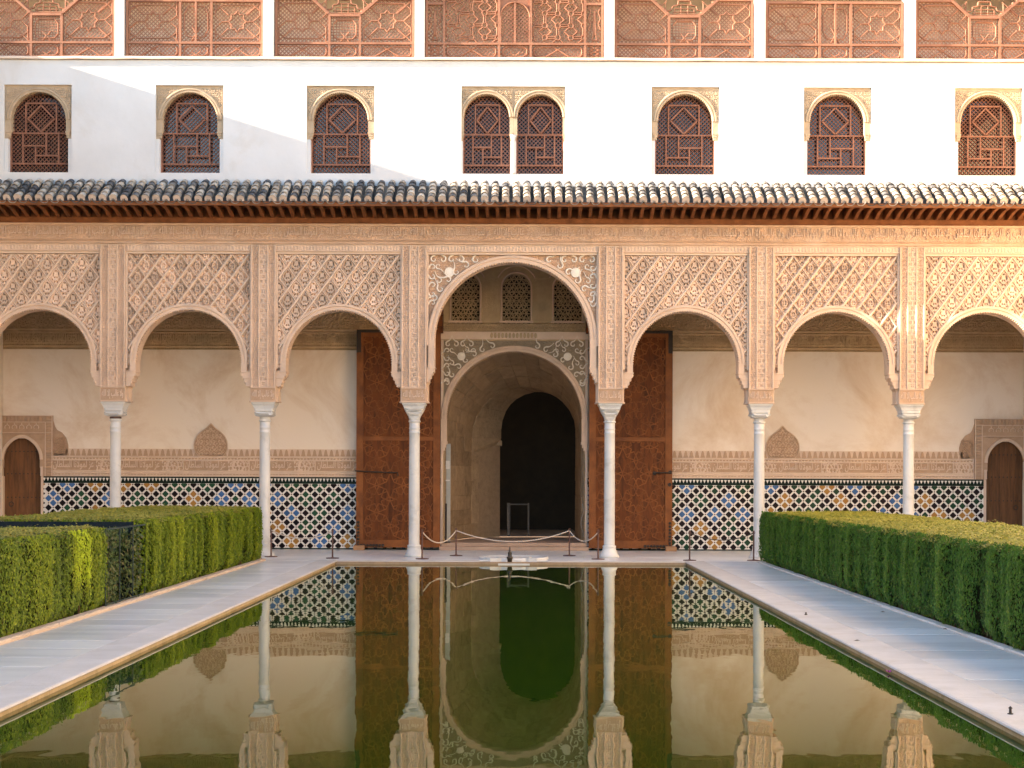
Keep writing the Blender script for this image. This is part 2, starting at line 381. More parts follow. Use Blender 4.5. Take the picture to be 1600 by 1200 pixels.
def pathside(sgn, name):
    b = MB(); b.box(*sorted((sgn*3.80, sgn*4.93)), -6, YP-.30, -1.15, -.02)
    p = b.build(name, M_MORTAR); tag(p, 'white marble walk between the pool and the %s hedge' % ('left' if sgn < 0 else 'right'), kind='structure')
    y = 4.0
    shared = {}
    while y < YP-.30:
        d = random.choice((.62,.70,.78,.9)); y1 = min(y+d, YP-.30)
        q = MB(); w0, w1 = sorted((sgn*3.815, sgn*4.80))
        q.cbox(w0, w1, y+.007, y1-.007, -.06, 0, .004)
        o = q.build('paving_slab', M_SLAB, p); o.location.z = random.uniform(-.002,.002); y = y1
    y = 4.0                                              # rounded coping blocks along the water
    while y < YP:
        d = random.uniform(1.5,2.1); y1 = min(y+d, YP)
        prof = [(3.81,-.034),(3.46,-.034),(3.435,-.028),(3.425,-.018),(3.432,-.006),(3.45,.0),(3.81,.002)]
        q = MB(); prof = [(sgn*a, z) for a,z in prof]
        if sgn > 0: prof = prof[::-1]
        q.loft([[(a, yy, z) for a,z in prof] for yy in (y+.002, y1-.002)])
        q.build('coping_block', M_COPING, p)
        q = MB(); a, c = sorted((sgn*3.452, sgn*3.80)); q.box(a, c, y+.002, y1-.002, -.30, -.0345); q.build('waterline_block', M_LINE, p); y = y1
    y = 4.0                                              # kerb along the hedge
    while y < YP-.2:
        d = random.uniform(.9,1.3); y1 = min(y+d, YP-.2)
        q = MB(); a, c = sorted((sgn*4.815, sgn*4.94)); q.cbox(a, c, y+.004, y1-.004, -.1, .035 if sgn < 0 else .02, .012)
        o = q.build('kerb_block', M_KERB if sgn < 0 else M_SLAB, p); o.location.x = random.uniform(-.006,.006); y = y1
    return p
pathside(-1, 'left_walk'); pathside(1, 'right_walk')

b = MB(); b.box(-EXT, EXT, YP-.28, YW+.5, -1.15, -.02)
gf = b.build('gallery_floor', M_MORTAR); tag(gf, 'polished white marble floor under the arcade', kind='structure')
ys = [YP, 30.55, 31.3, 32.05, 32.8, 33.55, 34.3]
for j in range(6):
    x = -EXT+ (.0 if j % 2 else .35)
    while x < EXT:
        x1 = min(x+random.choice((.9,1.05,1.2)), EXT); q = MB()
        q.cbox(x+.003, x1-.003, ys[j]+.003, ys[j+1]-.003, -.06, 0, .003); o = q.build('floor_slab', M_FLOOR, gf)
        o.location.z = random.uniform(-.0015,.0015); x = x1
for x0,x1 in ((-3.5,-1.9),(-1.9,-.62),(.72,2.0),(2.0,3.5)):   # edge blocks of the far pool rim
    q = MB(); q.loft([[(xx,YP,-.16),(xx,YP-.14,-.16),(xx,YP-.14,-.06),(xx,YP-.165,-.035),(xx,YP-.15,-.006),(xx,YP,.0)] for xx in (x1-.003,x0+.003)])
    q.build('coping_block', M_COPING, gf)
for s in (-1,1):                                       # floor beside the pool head, in front of the arcade
    q = MB(); a,c = sorted((s*3.5, s*EXT)); q.cbox(a, c, YP-.28, YP-.003, -.06, .001, .003); q.build('floor_slab', M_SLAB, gf)
for s in (-1,1):
    b = MB(); a,c = sorted((s*4.94, s*7.5)); b.box(a, c, 2, YP-.2, -1.1, .0); tag(b.build('hedge_bed', M_SOIL), 'bare soil under the clipped hedge', kind='structure')
    b = MB(); a,c = sorted((s*7.5, s*EXT)); b.box(a, c, 2, YP-.29, -1.1, .004); tag(b.build('side_pavement', M_SLAB), 'pale paving between hedge and court wall', kind='structure')

# ------------------------------------------------------------------ the two long court buildings beside the pool (outside the frame)
def court_building(s, label):
    t = thing('court_building', label, 'building', (s*13.5, 8, 0), 'buildings along the sides of the court')
    b = MB(); a,c = sorted((s*EXT, s*16)); b.box(a, c, -22, 31.2, -.5, 10.62); b.build('wall', M_COURT, t)
    b = MB(); a,c = sorted((s*(EXT-.22), s*16.2)); b.box(a, c, -22, 31.2, 10.62, 10.80); b.build('roof', M_EAVE, t)
    for y in (2,9,16,23):
        b = MB(); x = s*(EXT-.02); a,c = sorted((x, x+s*.1)); b.box(a, c, y, y+1.1, 0, 2.1); b.build('door', M_PLANK, t)
        b = MB(); b.box(a, c, y+.1, y+1.0, 5.6, 7.2); b.build('window', M_LATT, t)
court_building(-1, 'long shaded court building along the left side of the pool garden')
court_building(1, 'long sunlit court building along the right side of the pool garden')

# ------------------------------------------------------------------ the palace
PAL = thing('palace_building', 'moorish palace front with carved arcade, white upper wall and wooden screens', 'palace', (0, YA, 0))

# -------- carved arcade
sb = MB()
for i in range(7):                                     # core wall behind the carved panels is built per bay below
    pass
TXT = {}
def text_mesh(body, mat_, depth):
    cu = bpy.data.curves.new('txt', 'FONT'); cu.body = body[::-1]; cu.extrude = depth/2; cu.resolution_u = 2; cu.offset = .012
    o = bpy.data.objects.new('txt', cu); C.objects.link(o); bpy.context.view_layer.update()
    me = bpy.data.meshes.new_from_object(o.evaluated_get(bpy.context.evaluated_depsgraph_get()))
    bpy.data.objects.remove(o); bpy.data.curves.remove(cu)
    co = np.array([v.co[:] for v in me.vertices])
    lo, hi = co.min(0), co.max(0)
    n = (co-lo)/(hi-lo)
    me.materials.clear(); me.materials.append(mat_)
    return me, n
T1 = "\ufeed\ufefb \ufecf\ufe8e\ufedf\ufe90 \ufe87\ufefb \ufe8d\ufedf\ufee0\ufeea"       # the motto carved all over this palace
T2 = "\ufecb\ufeb0 \ufedf\ufee4\ufeee\ufefb\ufee7\ufe8e \ufe8d\ufedf\ufeb4\ufee0\ufec4\ufe8e\ufee5"
def inscription(body, w, h, d, mat_, name='inscription'):
    key = (body, w, h, d, mat_.name)
    if key not in TXT:
        me, n = text_mesh(body, mat_, .05)
        co = np.empty((len(n),3)); co[:,0] = (n[:,0]-.5)*w; co[:,2] = n[:,1]*h; co[:,1] = -n[:,2]*d
        me.vertices.foreach_set('co', co.ravel()); me.name = name; me.update(); TXT[key] = me
    return TXT[key]

# pier: carved front in three bands
def pier_fn(x, z):
    u = np.abs(x); h = np.zeros_like(x)
    band = (u < .085)
    h = np.where(band, .55*rosette(x, z, .10, 4)*.8, .5*vine(x-.17*np.sign(x), z, .085))
    for e in (.085, .10, .235, PH-.004): h = np.where(np.abs(u-e) < .010, 1.0, h)
    return h
pm = MB(); relief(pm, -PH, PH, ZCAP+.30, ZFR-.02, 0, .032, pier_fn, .0085)
pm.box(-PH+.001, PH-.001, .001, YB-YA, ZCAP, ZFR-.001)
pm.box(-PH-.006, PH+.006, -.028, .0, ZCAP+.285, ZCAP+.305)
pm.box(-PH-.006, PH+.006, -.028, .0, ZCAP+.001, ZCAP+.022)
PIERME = pm.mesh('pier', M_STUCCO)
for x in PIERS:
    o = link('pier', PIERME, PAL, (x, YA, 0))
    link('inscription', inscription(T1, .44, .20, .022, M_STUCCO_L), o, (x, YA+.004, ZCAP+.05))
    q = MB(); q.box(x-.245, x+.245, YA-.004, YA+.002, ZCAP+.03, ZCAP+.28); q.build('carved_block', M_STUCCO_B, o)

# sebka cell: a carved lozenge
SW, SH = .177, .242
def cell_a(x, z):
    h = np.ones_like(x)*.75
    def hole(cx, cz, rx, rz, rot=0):
        dx, dz = np.abs(x)-cx, z-cz; c, s = math.cos(rot), math.sin(rot)
        a, b_ = dx*c+dz*s, -dx*s+dz*c
        return np.clip(1.5-1.5*np.hypot(a/rx, b_/rz)**2, 0, 1)
    k = hole(.058,.050,.013,.046,.22)+hole(.024,-.006,.015,.017,.3)+hole(.072,-.045,.012,.026,-.6)+hole(.028,-.095,.010,.030,.4)+hole(.0,.125,.016,.014)+hole(.0,-.165,.009,.018)
    rg = np.exp(-((np.hypot(np.abs(x), (z-.03)*.8)-.088)/.010)**2)*.35
    return np.clip(h+rg-k*1.15, 0, 1.1)
def cell_b(x, z):
    r = np.hypot(x, z*.82); th = np.arctan2(z*.82, x); h = .72+.28*np.exp(-((r-.052)/.011)**2)
    h = h-1.1*np.exp(-((r-.082)/.012)**2)*np.clip(1.6*np.abs(np.cos(th))-.55, 0, 1)
    h = h-.9*np.exp(-((r-.030)/.009)**2)*np.clip(np.cos(4*th+PI)*2-.6, 0, 1)
    for sg in (1,-1):
        h = h-1.0*np.exp(-(x/.022)**2-((z-sg*.130)/.015)**2); h = h-.8*np.exp(-((np.abs(x)-.118)/.014)**2-(z/.020)**2)
        h = h-.6*np.exp(-((np.abs(x)-.030)/.010)**2-((z-sg*.165)/.016)**2)
    return np.clip(h, 0, 1.1)
def cell_mesh(fn, keep, name):
    n = 26; a = np.linspace(-1, 1, n+1)
    A, B = np.meshgrid(a, a)
    X = (A-B)*.5*SW*.95; Z = (A+B)*.5*SH*.95
    Hh = fn(X, Z)
    edge = np.clip((1-np.maximum(np.abs(A), np.abs(B)))/.10, 0, 1); Y = -.078*Hh*edge
    mb = MB(); idx = -np.ones((n+1, n+1), int)
    for j in range(n):
        for i in range(n):
            cx, cz = X[j:j+2,i:i+2].mean(), Z[j:j+2,i:i+2].mean()
            if keep is None or keep(cx, cz):
                f = []
                for jj,ii in ((j,i),(j,i+1),(j+1,i+1),(j+1,i)):
                    if idx[jj,ii] < 0: idx[jj,ii] = len(mb.v); mb.v.append((X[jj,ii], Y[jj,ii], Z[jj,ii]))
                    f.append(int(idx[jj,ii]))
                mb.f.append(tuple(f))
    return mb.mesh(name, M_STUCCO_P, smooth=False) if mb.f else None
CELLS = [cell_mesh(cell_a, None, 'carved_lozenge'), cell_mesh(cell_b, None, 'carved_lozenge')]

def corbel_profile(hw, ra, zs):                        # right half, from the arch foot down to the capital
    e = hw-ra
    return [(ra, zs), (ra, zs-.09), (ra+.02, zs-.10), (ra+.02, zs-.14), (ra+e*.45, zs-.20), (ra+e*.45, zs-.24), (ra+e*.62, zs-.30),
            (ra+e*.75, zs-.42), (hw-.03, zs-.44), (hw-.03, ZCAP+.03), (hw-.05, ZCAP+.02), (hw-.05, ZCAP)]
def scallop_arch(mb, cx, zc, ri, ro, yf, yb, teeth, amp, a0=0, a1=180, rz_o=None):
    n = teeth*4
    prof_rows = []
    for k in range(n+1):
        a = R(a0+(a1-a0)*k/n); c, s = math.cos(a), math.sin(a)
        sc = amp*abs(math.sin(PI*teeth*k/n))
        rr = [(ri+sc, yb), (ri+sc, yf+.012), (ri+sc+.012, yf), (ri+(ro-ri)*.42, yf), (ri+(ro-ri)*.46, yf+.012), (ri+(ro-ri)*.60, yf+.012),
              (ri+(ro-ri)*.66, yf-.006), (ro-.012, yf-.006), (ro, yf+.006), (ro, yb)]
        prof_rows.append([(cx+r_*c, y_, zc+r_*s) for r_,y_ in rr])
    m_ = len(prof_rows[0]); b_ = len(mb.v)
    for r_ in prof_rows: mb.v += r_
    for k in range(n):
        for i in range(m_-1): mb.f.append((b_+k*m_+i, b_+k*m_+i+1, b_+(k+1)*m_+i+1, b_+(k+1)*m_+i))

def bay(cx, hw, ra, zc, zs, ring, central, idx):
    yp = YA+.125                                       # panel ground level
    pr = corbel_profile(hw, ra, zs)
    out = [(cx-hw, ZPAN), (cx-hw, ZCAP)] + [(cx-x, z) for x,z in pr[::-1]] + arch_pts(cx, ra, zc, 48, 180, 0) + [(cx+x, z) for x,z in pr] + [(cx+hw, ZCAP), (cx+hw, ZPAN)]
    # drop duplicate points
    o2 = []
    for p_ in out:
        if not o2 or math.hypot(p_[0]-o2[-1][0], p_[1]-o2[-1][1]) > 1e-4: o2.append(p_)
    mb = MB(); mb.poly(o2, yp, YB)
    pan = mb.build('arch_panel', M_STUCCO, PAL)
    if central: pan['label'] = 'wide central arch panel with white scrollwork spandrels'
    mb = MB(); scallop_arch(mb, cx, zc, ra-.024, ra+ring, YA+.034, YA+.16, 66 if not central else 96, .024)
    mb.build('arch_moulding', M_STUCCO, pan)
    for s in (-1,1):                                    # straight foot of the moulding and stepped corbel
        q = MB(); a,c = sorted((cx+s*(ra-.004), cx+s*(ra+ring*.9))); q.box(a, c, YA+.03, YA+.2, zs-.085, zc); q.build('arch_foot', M_STUCCO, pan)
        q = MB()
        for k,(e0,z0,z1,pj) in enumerate(((.0,-.11,-.085,.012),(.02,-.19,-.11,.0),(.05,-.235,-.19,.012),(.085,-.31,-.235,.0),(.12,-.40,-.31,-.005))):
            a,c = sorted((cx+s*(ra-.02+e0), cx+s*(hw-.004))); q.box(a, c, YA+.02-pj, YA+.40, zs+z0, zs+z1-.001)
        for k in range(3):                              # little stalactite lobes
            zz = zs-.15-k*.085; xx = cx+s*(ra+.0+k*.04)
            q.lathe([(.004,zz-.04),(.026,zz-.02),(.030,zz),(.020,zz+.03)], xx+s*.012, YA+.045, 8)
        q.build('arch_corbel', M_STUCCO, pan)
    # thin border strips of the panel
    mb = MB()
    mb.box(cx-hw+.001, cx+hw-.001, YA+.03, yp, ZPAN-.045, ZPAN)
    for s in (-1,1):
        a,c = sorted((cx+s*(hw-.035), cx+s*(hw-.001))); mb.box(a, c, YA+.035, yp, zc-.12, ZPAN-.046)
    mb.build('panel_border', M_STUCCO_L, pan)
    zt = ZPAN-.05; hx = hw-.04; ro = ra+ring-.02
    def inside(x, z): return abs(x-cx) < hx and z < zt and z > zc-.10 and math.hypot(x-cx, max(z-zc, 0)) > ro
    if not central:
        mb = MB()
        # ribs: the '/' family lies over the '\\' family
        for fam in (1,-1):
            for k in range(-16, 17):
                # points along rib: z - z0 = fam*(SH/SW)*(x-x0)
                n = 200; t = np.linspace(zc-.4, zt+.3, n)
                xs_ = cx+(2*k+1)*SW+fam*(t-zt)*SW/SH
                run = []
                for x_,z_ in zip(xs_, t):
                    if inside(x_, z_): run.append((x_, z_))
                    else:
                        if len(run) > 1: mb.ridge(run[0], run[-1], .056 if fam == 1 else .034, yp+.002, yp-(.092 if fam == 1 else .082))
                        run = []
                if len(run) > 1: mb.ridge(run[0], run[-1], .056 if fam == 1 else .034, yp+.002, yp-(.092 if fam == 1 else .082))
        mb.build('lattice_rib', M_STUCCO_L, pan)
        for j in range(0, 14):
            for i in range(-8, 9):
                # lozenge centres: between crossing ribs
                if (i+j) % 2: continue
                x_ = cx+i*SW; z_ = zt-(j)*SH
                cor = [(x_+dx*SW*.9, z_+dz*SH*.9) for dx,dz in ((1,0),(-1,0),(0,1),(0,-1),(.45,.45),(-.45,.45),(.45,-.45),(-.45,-.45))]
                ins = [inside(*c_) for c_ in cor]
                if not any(ins) and not inside(x_, z_): continue
                v = (idx+(1 if i % 3 == 0 and idx == 99 else 0)) % 2
                me = CELLS[v]
                if not all(ins):
                    me = cell_mesh(cell_a if v == 0 else cell_b, lambda a,b_: inside(a+x_, b_+z_), 'carved_lozenge')
                    if me is None: continue
                link('carved_lozenge', me, pan, (x_, yp+.001, z_))
    else:
        # spandrels: fine carved ground with white scrolls and a roundel
        nx, nz = 300, 220
        X, Z = np.meshgrid(np.linspace(cx-hx, cx+hx, nx), np.linspace(zc+.1, zt, nz))
        Hh = .6*vine(X, Z, .11)+.4*rosette(X, Z, .055, 4)
        mb = MB(); ok = np.vectorize(inside)(X, Z)
        idx_ = -np.ones(X.shape, int)
        for j_ in range(nz-1):
            for i_ in range(nx-1):
                if ok[j_,i_] and ok[j_+1,i_+1] and ok[j_+1,i_] and ok[j_,i_+1]:
                    f = []
                    for a_,b_ in ((j_,i_),(j_,i_+1),(j_+1,i_+1),(j_+1,i_)):
                        if idx_[a_,b_] < 0: idx_[a_,b_] = len(mb.v); mb.v.append((X[a_,b_], yp-.022*Hh[a_,b_], Z[a_,b_]))
                        f.append(int(idx_[a_,b_]))
                    mb.f.append(tuple(f))
        mb.build('carved_ground', M_FRZ, pan)
        spandrel_scrolls(pan, cx, zc, ra+ring, hx, zt, yp-.02, 1.0)
    return pan

def scroll(mb, x, z, r, ang, turn, w, yb, yf):          # a leaf scroll: a curl with a forked tail
    pts = []
    for k in range(15):
        t = k/14; a = ang+turn*t*5.2; rr = r*(1-.72*t); pts.append((x+rr*math.cos(a), z+rr*math.sin(a)))
    for k in range(14): mb.ridge(pts[k], pts[k+1], w*(1.15-.5*k/14), yb, yf)
    a = ang-turn*.9; p0 = pts[0]
    tail = [(p0[0]+r*.55*t*math.cos(ang-turn*(PI/2))+r*.35*t*t*math.cos(ang), p0[1]+r*.55*t*math.sin(ang-turn*(PI/2))+r*.35*t*t*math.sin(ang)) for t in (0,.8,1.6,2.3)]
    for k in range(3): mb.ridge(tail[k], tail[k+1], w*(1.0-.25*k), yb, yf)
def spandrel_scrolls(parent, cx, zc, ro, hx, zt, y, sc):
    for s in (-1,1):
        rx, rz = cx+s*hx*.755, zc+(zt-zc)*.80
        mb = MB(); mb.lathe([(.10*sc,0),(.10*sc,.018),(.085*sc,.022),(.08*sc,.012),(.06*sc,.020),(0.01,.026)], 0, 0, 20)
        vs2 = [(rx+p[0], y-p[2], rz+p[1]) for p in mb.v]; mb.v = vs2; mb.f = [tuple(f[::-1]) for f in mb.f]
        mb.build('roundel', M_SCROLL, parent)
        mb = MB(); random.seed(3)
        n = 7
        for k in range(n):                              # along the arch
            a = R(28+44*k/(n-1)*1.02)
            px_, pz_ = cx+s*(ro+.075*sc)*math.cos(a), zc+(ro+.075*sc)*math.sin(a)
            if pz_ > zt-.06*sc or abs(px_-cx) > hx-.05*sc: continue
            scroll(mb, px_, pz_, .080*sc, a if s > 0 else PI-a, (1 if k % 2 else -1), .034*sc, y+.012, y-.022)
        for k in range(4):                              # along the top
            px_ = cx+s*(hx-.10*sc-k*.185*sc); pz_ = zt-.085*sc
            if math.hypot(px_-cx, pz_-zc) < ro+.06*sc: break
            scroll(mb, px_, pz_, .075*sc, PI/2, (1 if k % 2 else -1)*s, .034*sc, y+.012, y-.022)
        for k in range(5):                              # down the side
            px_ = cx+s*(hx-.075*sc); pz_ = zt-.25*sc-k*.185*sc
            if math.hypot(px_-cx, pz_-zc) < ro+.06*sc: break
            scroll(mb, px_, pz_, .072*sc, 0 if s > 0 else PI, (1 if k % 2 else -1), .034*sc, y+.012, y-.022)
        step = .175*sc; rr_ = random.Random(5)
        for jz in range(12):
            for ix in range(12):
                px_ = cx+s*(hx-.19*sc-ix*step+(.5*step if jz % 2 else 0)); pz_ = zt-.235*sc-jz*step*.86
                if math.hypot(px_-cx, pz_-zc) < ro+.16*sc or math.hypot(px_-rx, pz_-rz) < .165*sc or abs(px_-cx) > hx-.15*sc or pz_ < zc+.1: continue
                scroll(mb, px_+rr_.uniform(-.02,.02), pz_+rr_.uniform(-.02,.02), .066*sc, rr_.uniform(0,6.28), rr_.choice((-1,1)), .027*sc, y+.012, y-.022)
        tag(mb.build('white_scrollwork', M_SCROLL, parent), kind='stuff')

for i in range(7):
    x0, x1 = PIERS[i]+PH, PIERS[i+1]-PH
    cx, hw = (x0+x1)/2, (x1-x0)/2
    if i == 3: bay(0.0, hw, 1.605, 4.475, 4.0, .14, True, i)
    else: bay(cx, hw, 1.092, 3.99, 3.90, .125, False, i)

# frieze above the arches
def frieze_fn(x, z):
    zz = (z-ZFR)/(ZFT-ZFR)
    h = np.where((zz > .18) & (zz < .86), .45*rosette(x, z, .075, 5)+.12*vine(x, z, .15), .25)
    for e in (.03,.14,.20,.86,.97): h = np.where(np.abs(zz-e) < .025, 1.0, h)
    return h
fm = MB(); relief(fm, -EXT, EXT, ZFR, ZFT, YA-.004, .024, frieze_fn, .0125)
fm.box(-EXT, EXT, YA-.002, YB, ZFR, ZFT+.05)
FR = fm.build('inscription_frieze', M_FRZ, PAL)
x = -EXT+.55; k = 0
while x < EXT:
    link('inscription', inscription(T1 if k % 2 else T2, .80, .22, .030, M_STUCCO), FR, (x, YA-.012, ZFR+.14)); x += .86; k += 1
def band_fn(x, z):
    zz = (z-ZPAN)/(ZFR-ZPAN); h = np.where((zz > .2) & (zz < .8), .6*sharp(np.sin(x*95)+.5*np.sin(x*41+z*60)), .3)
    for e in (.08,.92): h = np.where(np.abs(zz-e) < .08, 1.0, h)
    return h
for i in range(7):
    x0, x1 = PIERS[i]+PH, PIERS[i+1]-PH
    q = MB(); relief(q, x0+.001, x1-.001, ZPAN+.001, ZFR-.001, YA+.010, .016, band_fn, .012); q.box(x0+.001, x1-.001, YA+.012, YB, ZPAN+.001, ZFR-.001)
    q.build('carved_band', M_STUCCO, PAL)

# -------- columns
def sq_ring(h, r, z, n=32):                             # from circle (r=1) to square (r=0)
    pts = []
    for i in range(n):
        a = 2*PI*(i+.5)/n; c, s = math.cos(a), math.sin(a)
        e = 2/(2+ (1-r)*10)
        pts.append((h*math.copysign(abs(c)**e, c), h*math.copysign(abs(s)**e, s), z))
    return pts
def column_meshes(muq):
    sh = MB(); sh.lathe([(.112,.24),(.113,1.2),(.108,2.30),(.1075,2.55),(.114,2.56),(.114,2.575),(.108,2.58),(.107,2.64),(.113,2.65),(.113,2.665),(.107,2.67),(.106,2.79)], 0, 0, 28, False, False)
    rg = MB(); rg.lathe([(.106,2.775),(.122,2.785),(.126,2.80),(.122,2.815),(.106,2.825)], 0, 0, 28, False, False)
    ba = MB(); ba.lathe([(.205,0),(.205,.03),(.196,.05),(.17,.09),(.15,.13),(.138,.17),(.134,.205),(.14,.215),(.14,.235),(.125,.245),(.113,.25)], 0, 0, 28, True, False)
    cp = MB()
    if muq:
        rings = []
        for j in range(23):
            t = j/22; z = 2.815+.245*t
            h0 = .105+ (.02*min(t/.35,1) if t < .35 else .02+.085*((t-.35)/.65)**.9)
            base = sq_ring(h0, max(0,1-t*1.1), z, 64)
            cell = math.floor(t*5)
            amp = .012*(math.sin(PI*((t*5) % 1)))
            rings.append([(x*(1-(.10+amp*3)*max(0, math.cos(8*math.atan2(y,x)+PI*cell))*(1 if .35 < t < .95 else .25)*(abs(math.sin(PI*((t*5) % 1))))), y*(1-(.10+amp*3)*max(0, math.cos(8*math.atan2(y,x)+PI*cell))*(1 if .35 < t < .95 else .25)*abs(math.sin(PI*((t*5) % 1)))), z_) for x,y,z_ in base])
        cp.loft(rings)
    else:
        prof = [(.107,1,2.82),(.109,1,2.86),(.113,1,2.885),(.160,.75,2.892),(.190,.5,2.915),(.203,.32,2.95),(.200,.2,2.972),(.176,.08,2.980),(.176,.06,2.990),(.197,.03,2.995),(.199,.02,3.055)]
        rings = []
        for h,r,z in prof:
            ring = sq_ring(h, r, z, 64)
            if .89 < z-2 < .995: ring = [(x*(1+.06*math.sin(8*math.atan2(y,x)+z*70)+.035*math.sin(19*math.atan2(y,x)-z*120)), y*(1+.06*math.sin(8*math.atan2(y,x)+z*70)+.035*math.sin(19*math.atan2(y,x)-z*120)), z_) for x,y,z_ in ring]
            rings.append(ring)
        cp.loft(rings)
    ab = MB()
    ab.loft([[(sx*h, sy*h, z) for sx,sy in ((-1,-1),(1,-1),(1,1),(-1,1))] for h,z in ((.19,3.055),(.205,3.06),(.205,3.085),(.213,3.09),(.213,3.10),(.222,3.12),(.236,3.14),(.242,3.145),(.242,3.178),(.235,3.179))])
    return [('shaft', sh, True), ('neck_ring', rg, True), ('base', ba, True), ('capital', cp, False), ('abacus', ab, False)]
CM = {}
for mq in (True, False): CM[mq] = [(n, b_.mesh(n, M_MARBLE, sm)) for n,b_,sm in column_meshes(mq)]
for i,x in enumerate(PIERS):
    e = link('column', None, PAL, (x, YA+.24, 0))
    e['label'] = 'slender white marble column with honeycomb capital' if i in (3,4) else 'slender white marble column with plain block capital'
    for n,me in CM[i in (3,4)]: link(n, me, e, (x, YA+.24, 0))
    if i == 1:
        q = MB(); q.lathe([(.112,2.835),(.119,2.838),(.119,2.872),(.112,2.875)], x, YA+.24, 28, False, False); q.build('metal_collar', M_RUST, e, True)

# -------- white storey with windows
WSP = [ (PX(57,YA),0), (PX(294,YA),0), (PX(530,YA),0), (PX(1069,YA),1), (PX(1307,YA),1), (PX(1543,YA),1) ]
WZ0, WZ1, WHW = PZ(270,YA,294), PZ(133,YA,294), .695
DW0, DW1 = PX(719,YA), PX(881,YA)
edges = sorted([(x-WHW, x+WHW) for x,_ in WSP]+[(DW0, DW1)])
wm = MB()
wm.box(-EXT, EXT, YA, YA+.4, ZFT+.052, WZ0); wm.box(-EXT, EXT, YA, YA+.4, WZ1, ZLEDGE)
xp = -EXT
for a,c in edges+[(EXT, EXT)]:
    if a > xp: wm.box(xp, a, YA, YA+.4, WZ0, WZ1)
    xp = c
wm.build('upper_wall', M_WHITE, PAL)
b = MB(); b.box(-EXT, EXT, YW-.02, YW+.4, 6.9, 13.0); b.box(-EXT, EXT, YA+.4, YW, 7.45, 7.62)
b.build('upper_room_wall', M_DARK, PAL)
b = MB(); pr = [(YA-.075,ZLEDGE+.0),(YA-.095,ZLEDGE+.02),(YA-.09,ZLEDGE+.055),(YA-.07,ZLEDGE+.068),(YA+3.2,ZLEDGE+.07),(YA+3.2,ZLEDGE-.12),(YA+.4,ZLEDGE-.12),(YA+.4,ZLEDGE+.001),(YA-.02,ZLEDGE+.001),(YA-.04,ZLEDGE-.02)]
pr = [(YA-.060,ZLEDGE+.012),(YA-.055,ZLEDGE+.055),(YA-.04,ZLEDGE+.068),(YA+3.2,ZLEDGE+.07),(YA+3.2,ZLEDGE+.002)]
nseg = 60; rings = []
for k in range(nseg+1):
    xx = -EXT+2*EXT*k/nseg; dz = random.uniform(-.006,.006); rings.append([(xx,y,z+dz) for y,z in pr])
b.loft(rings); b.build('ledge', M_STUCCO_L, PAL)

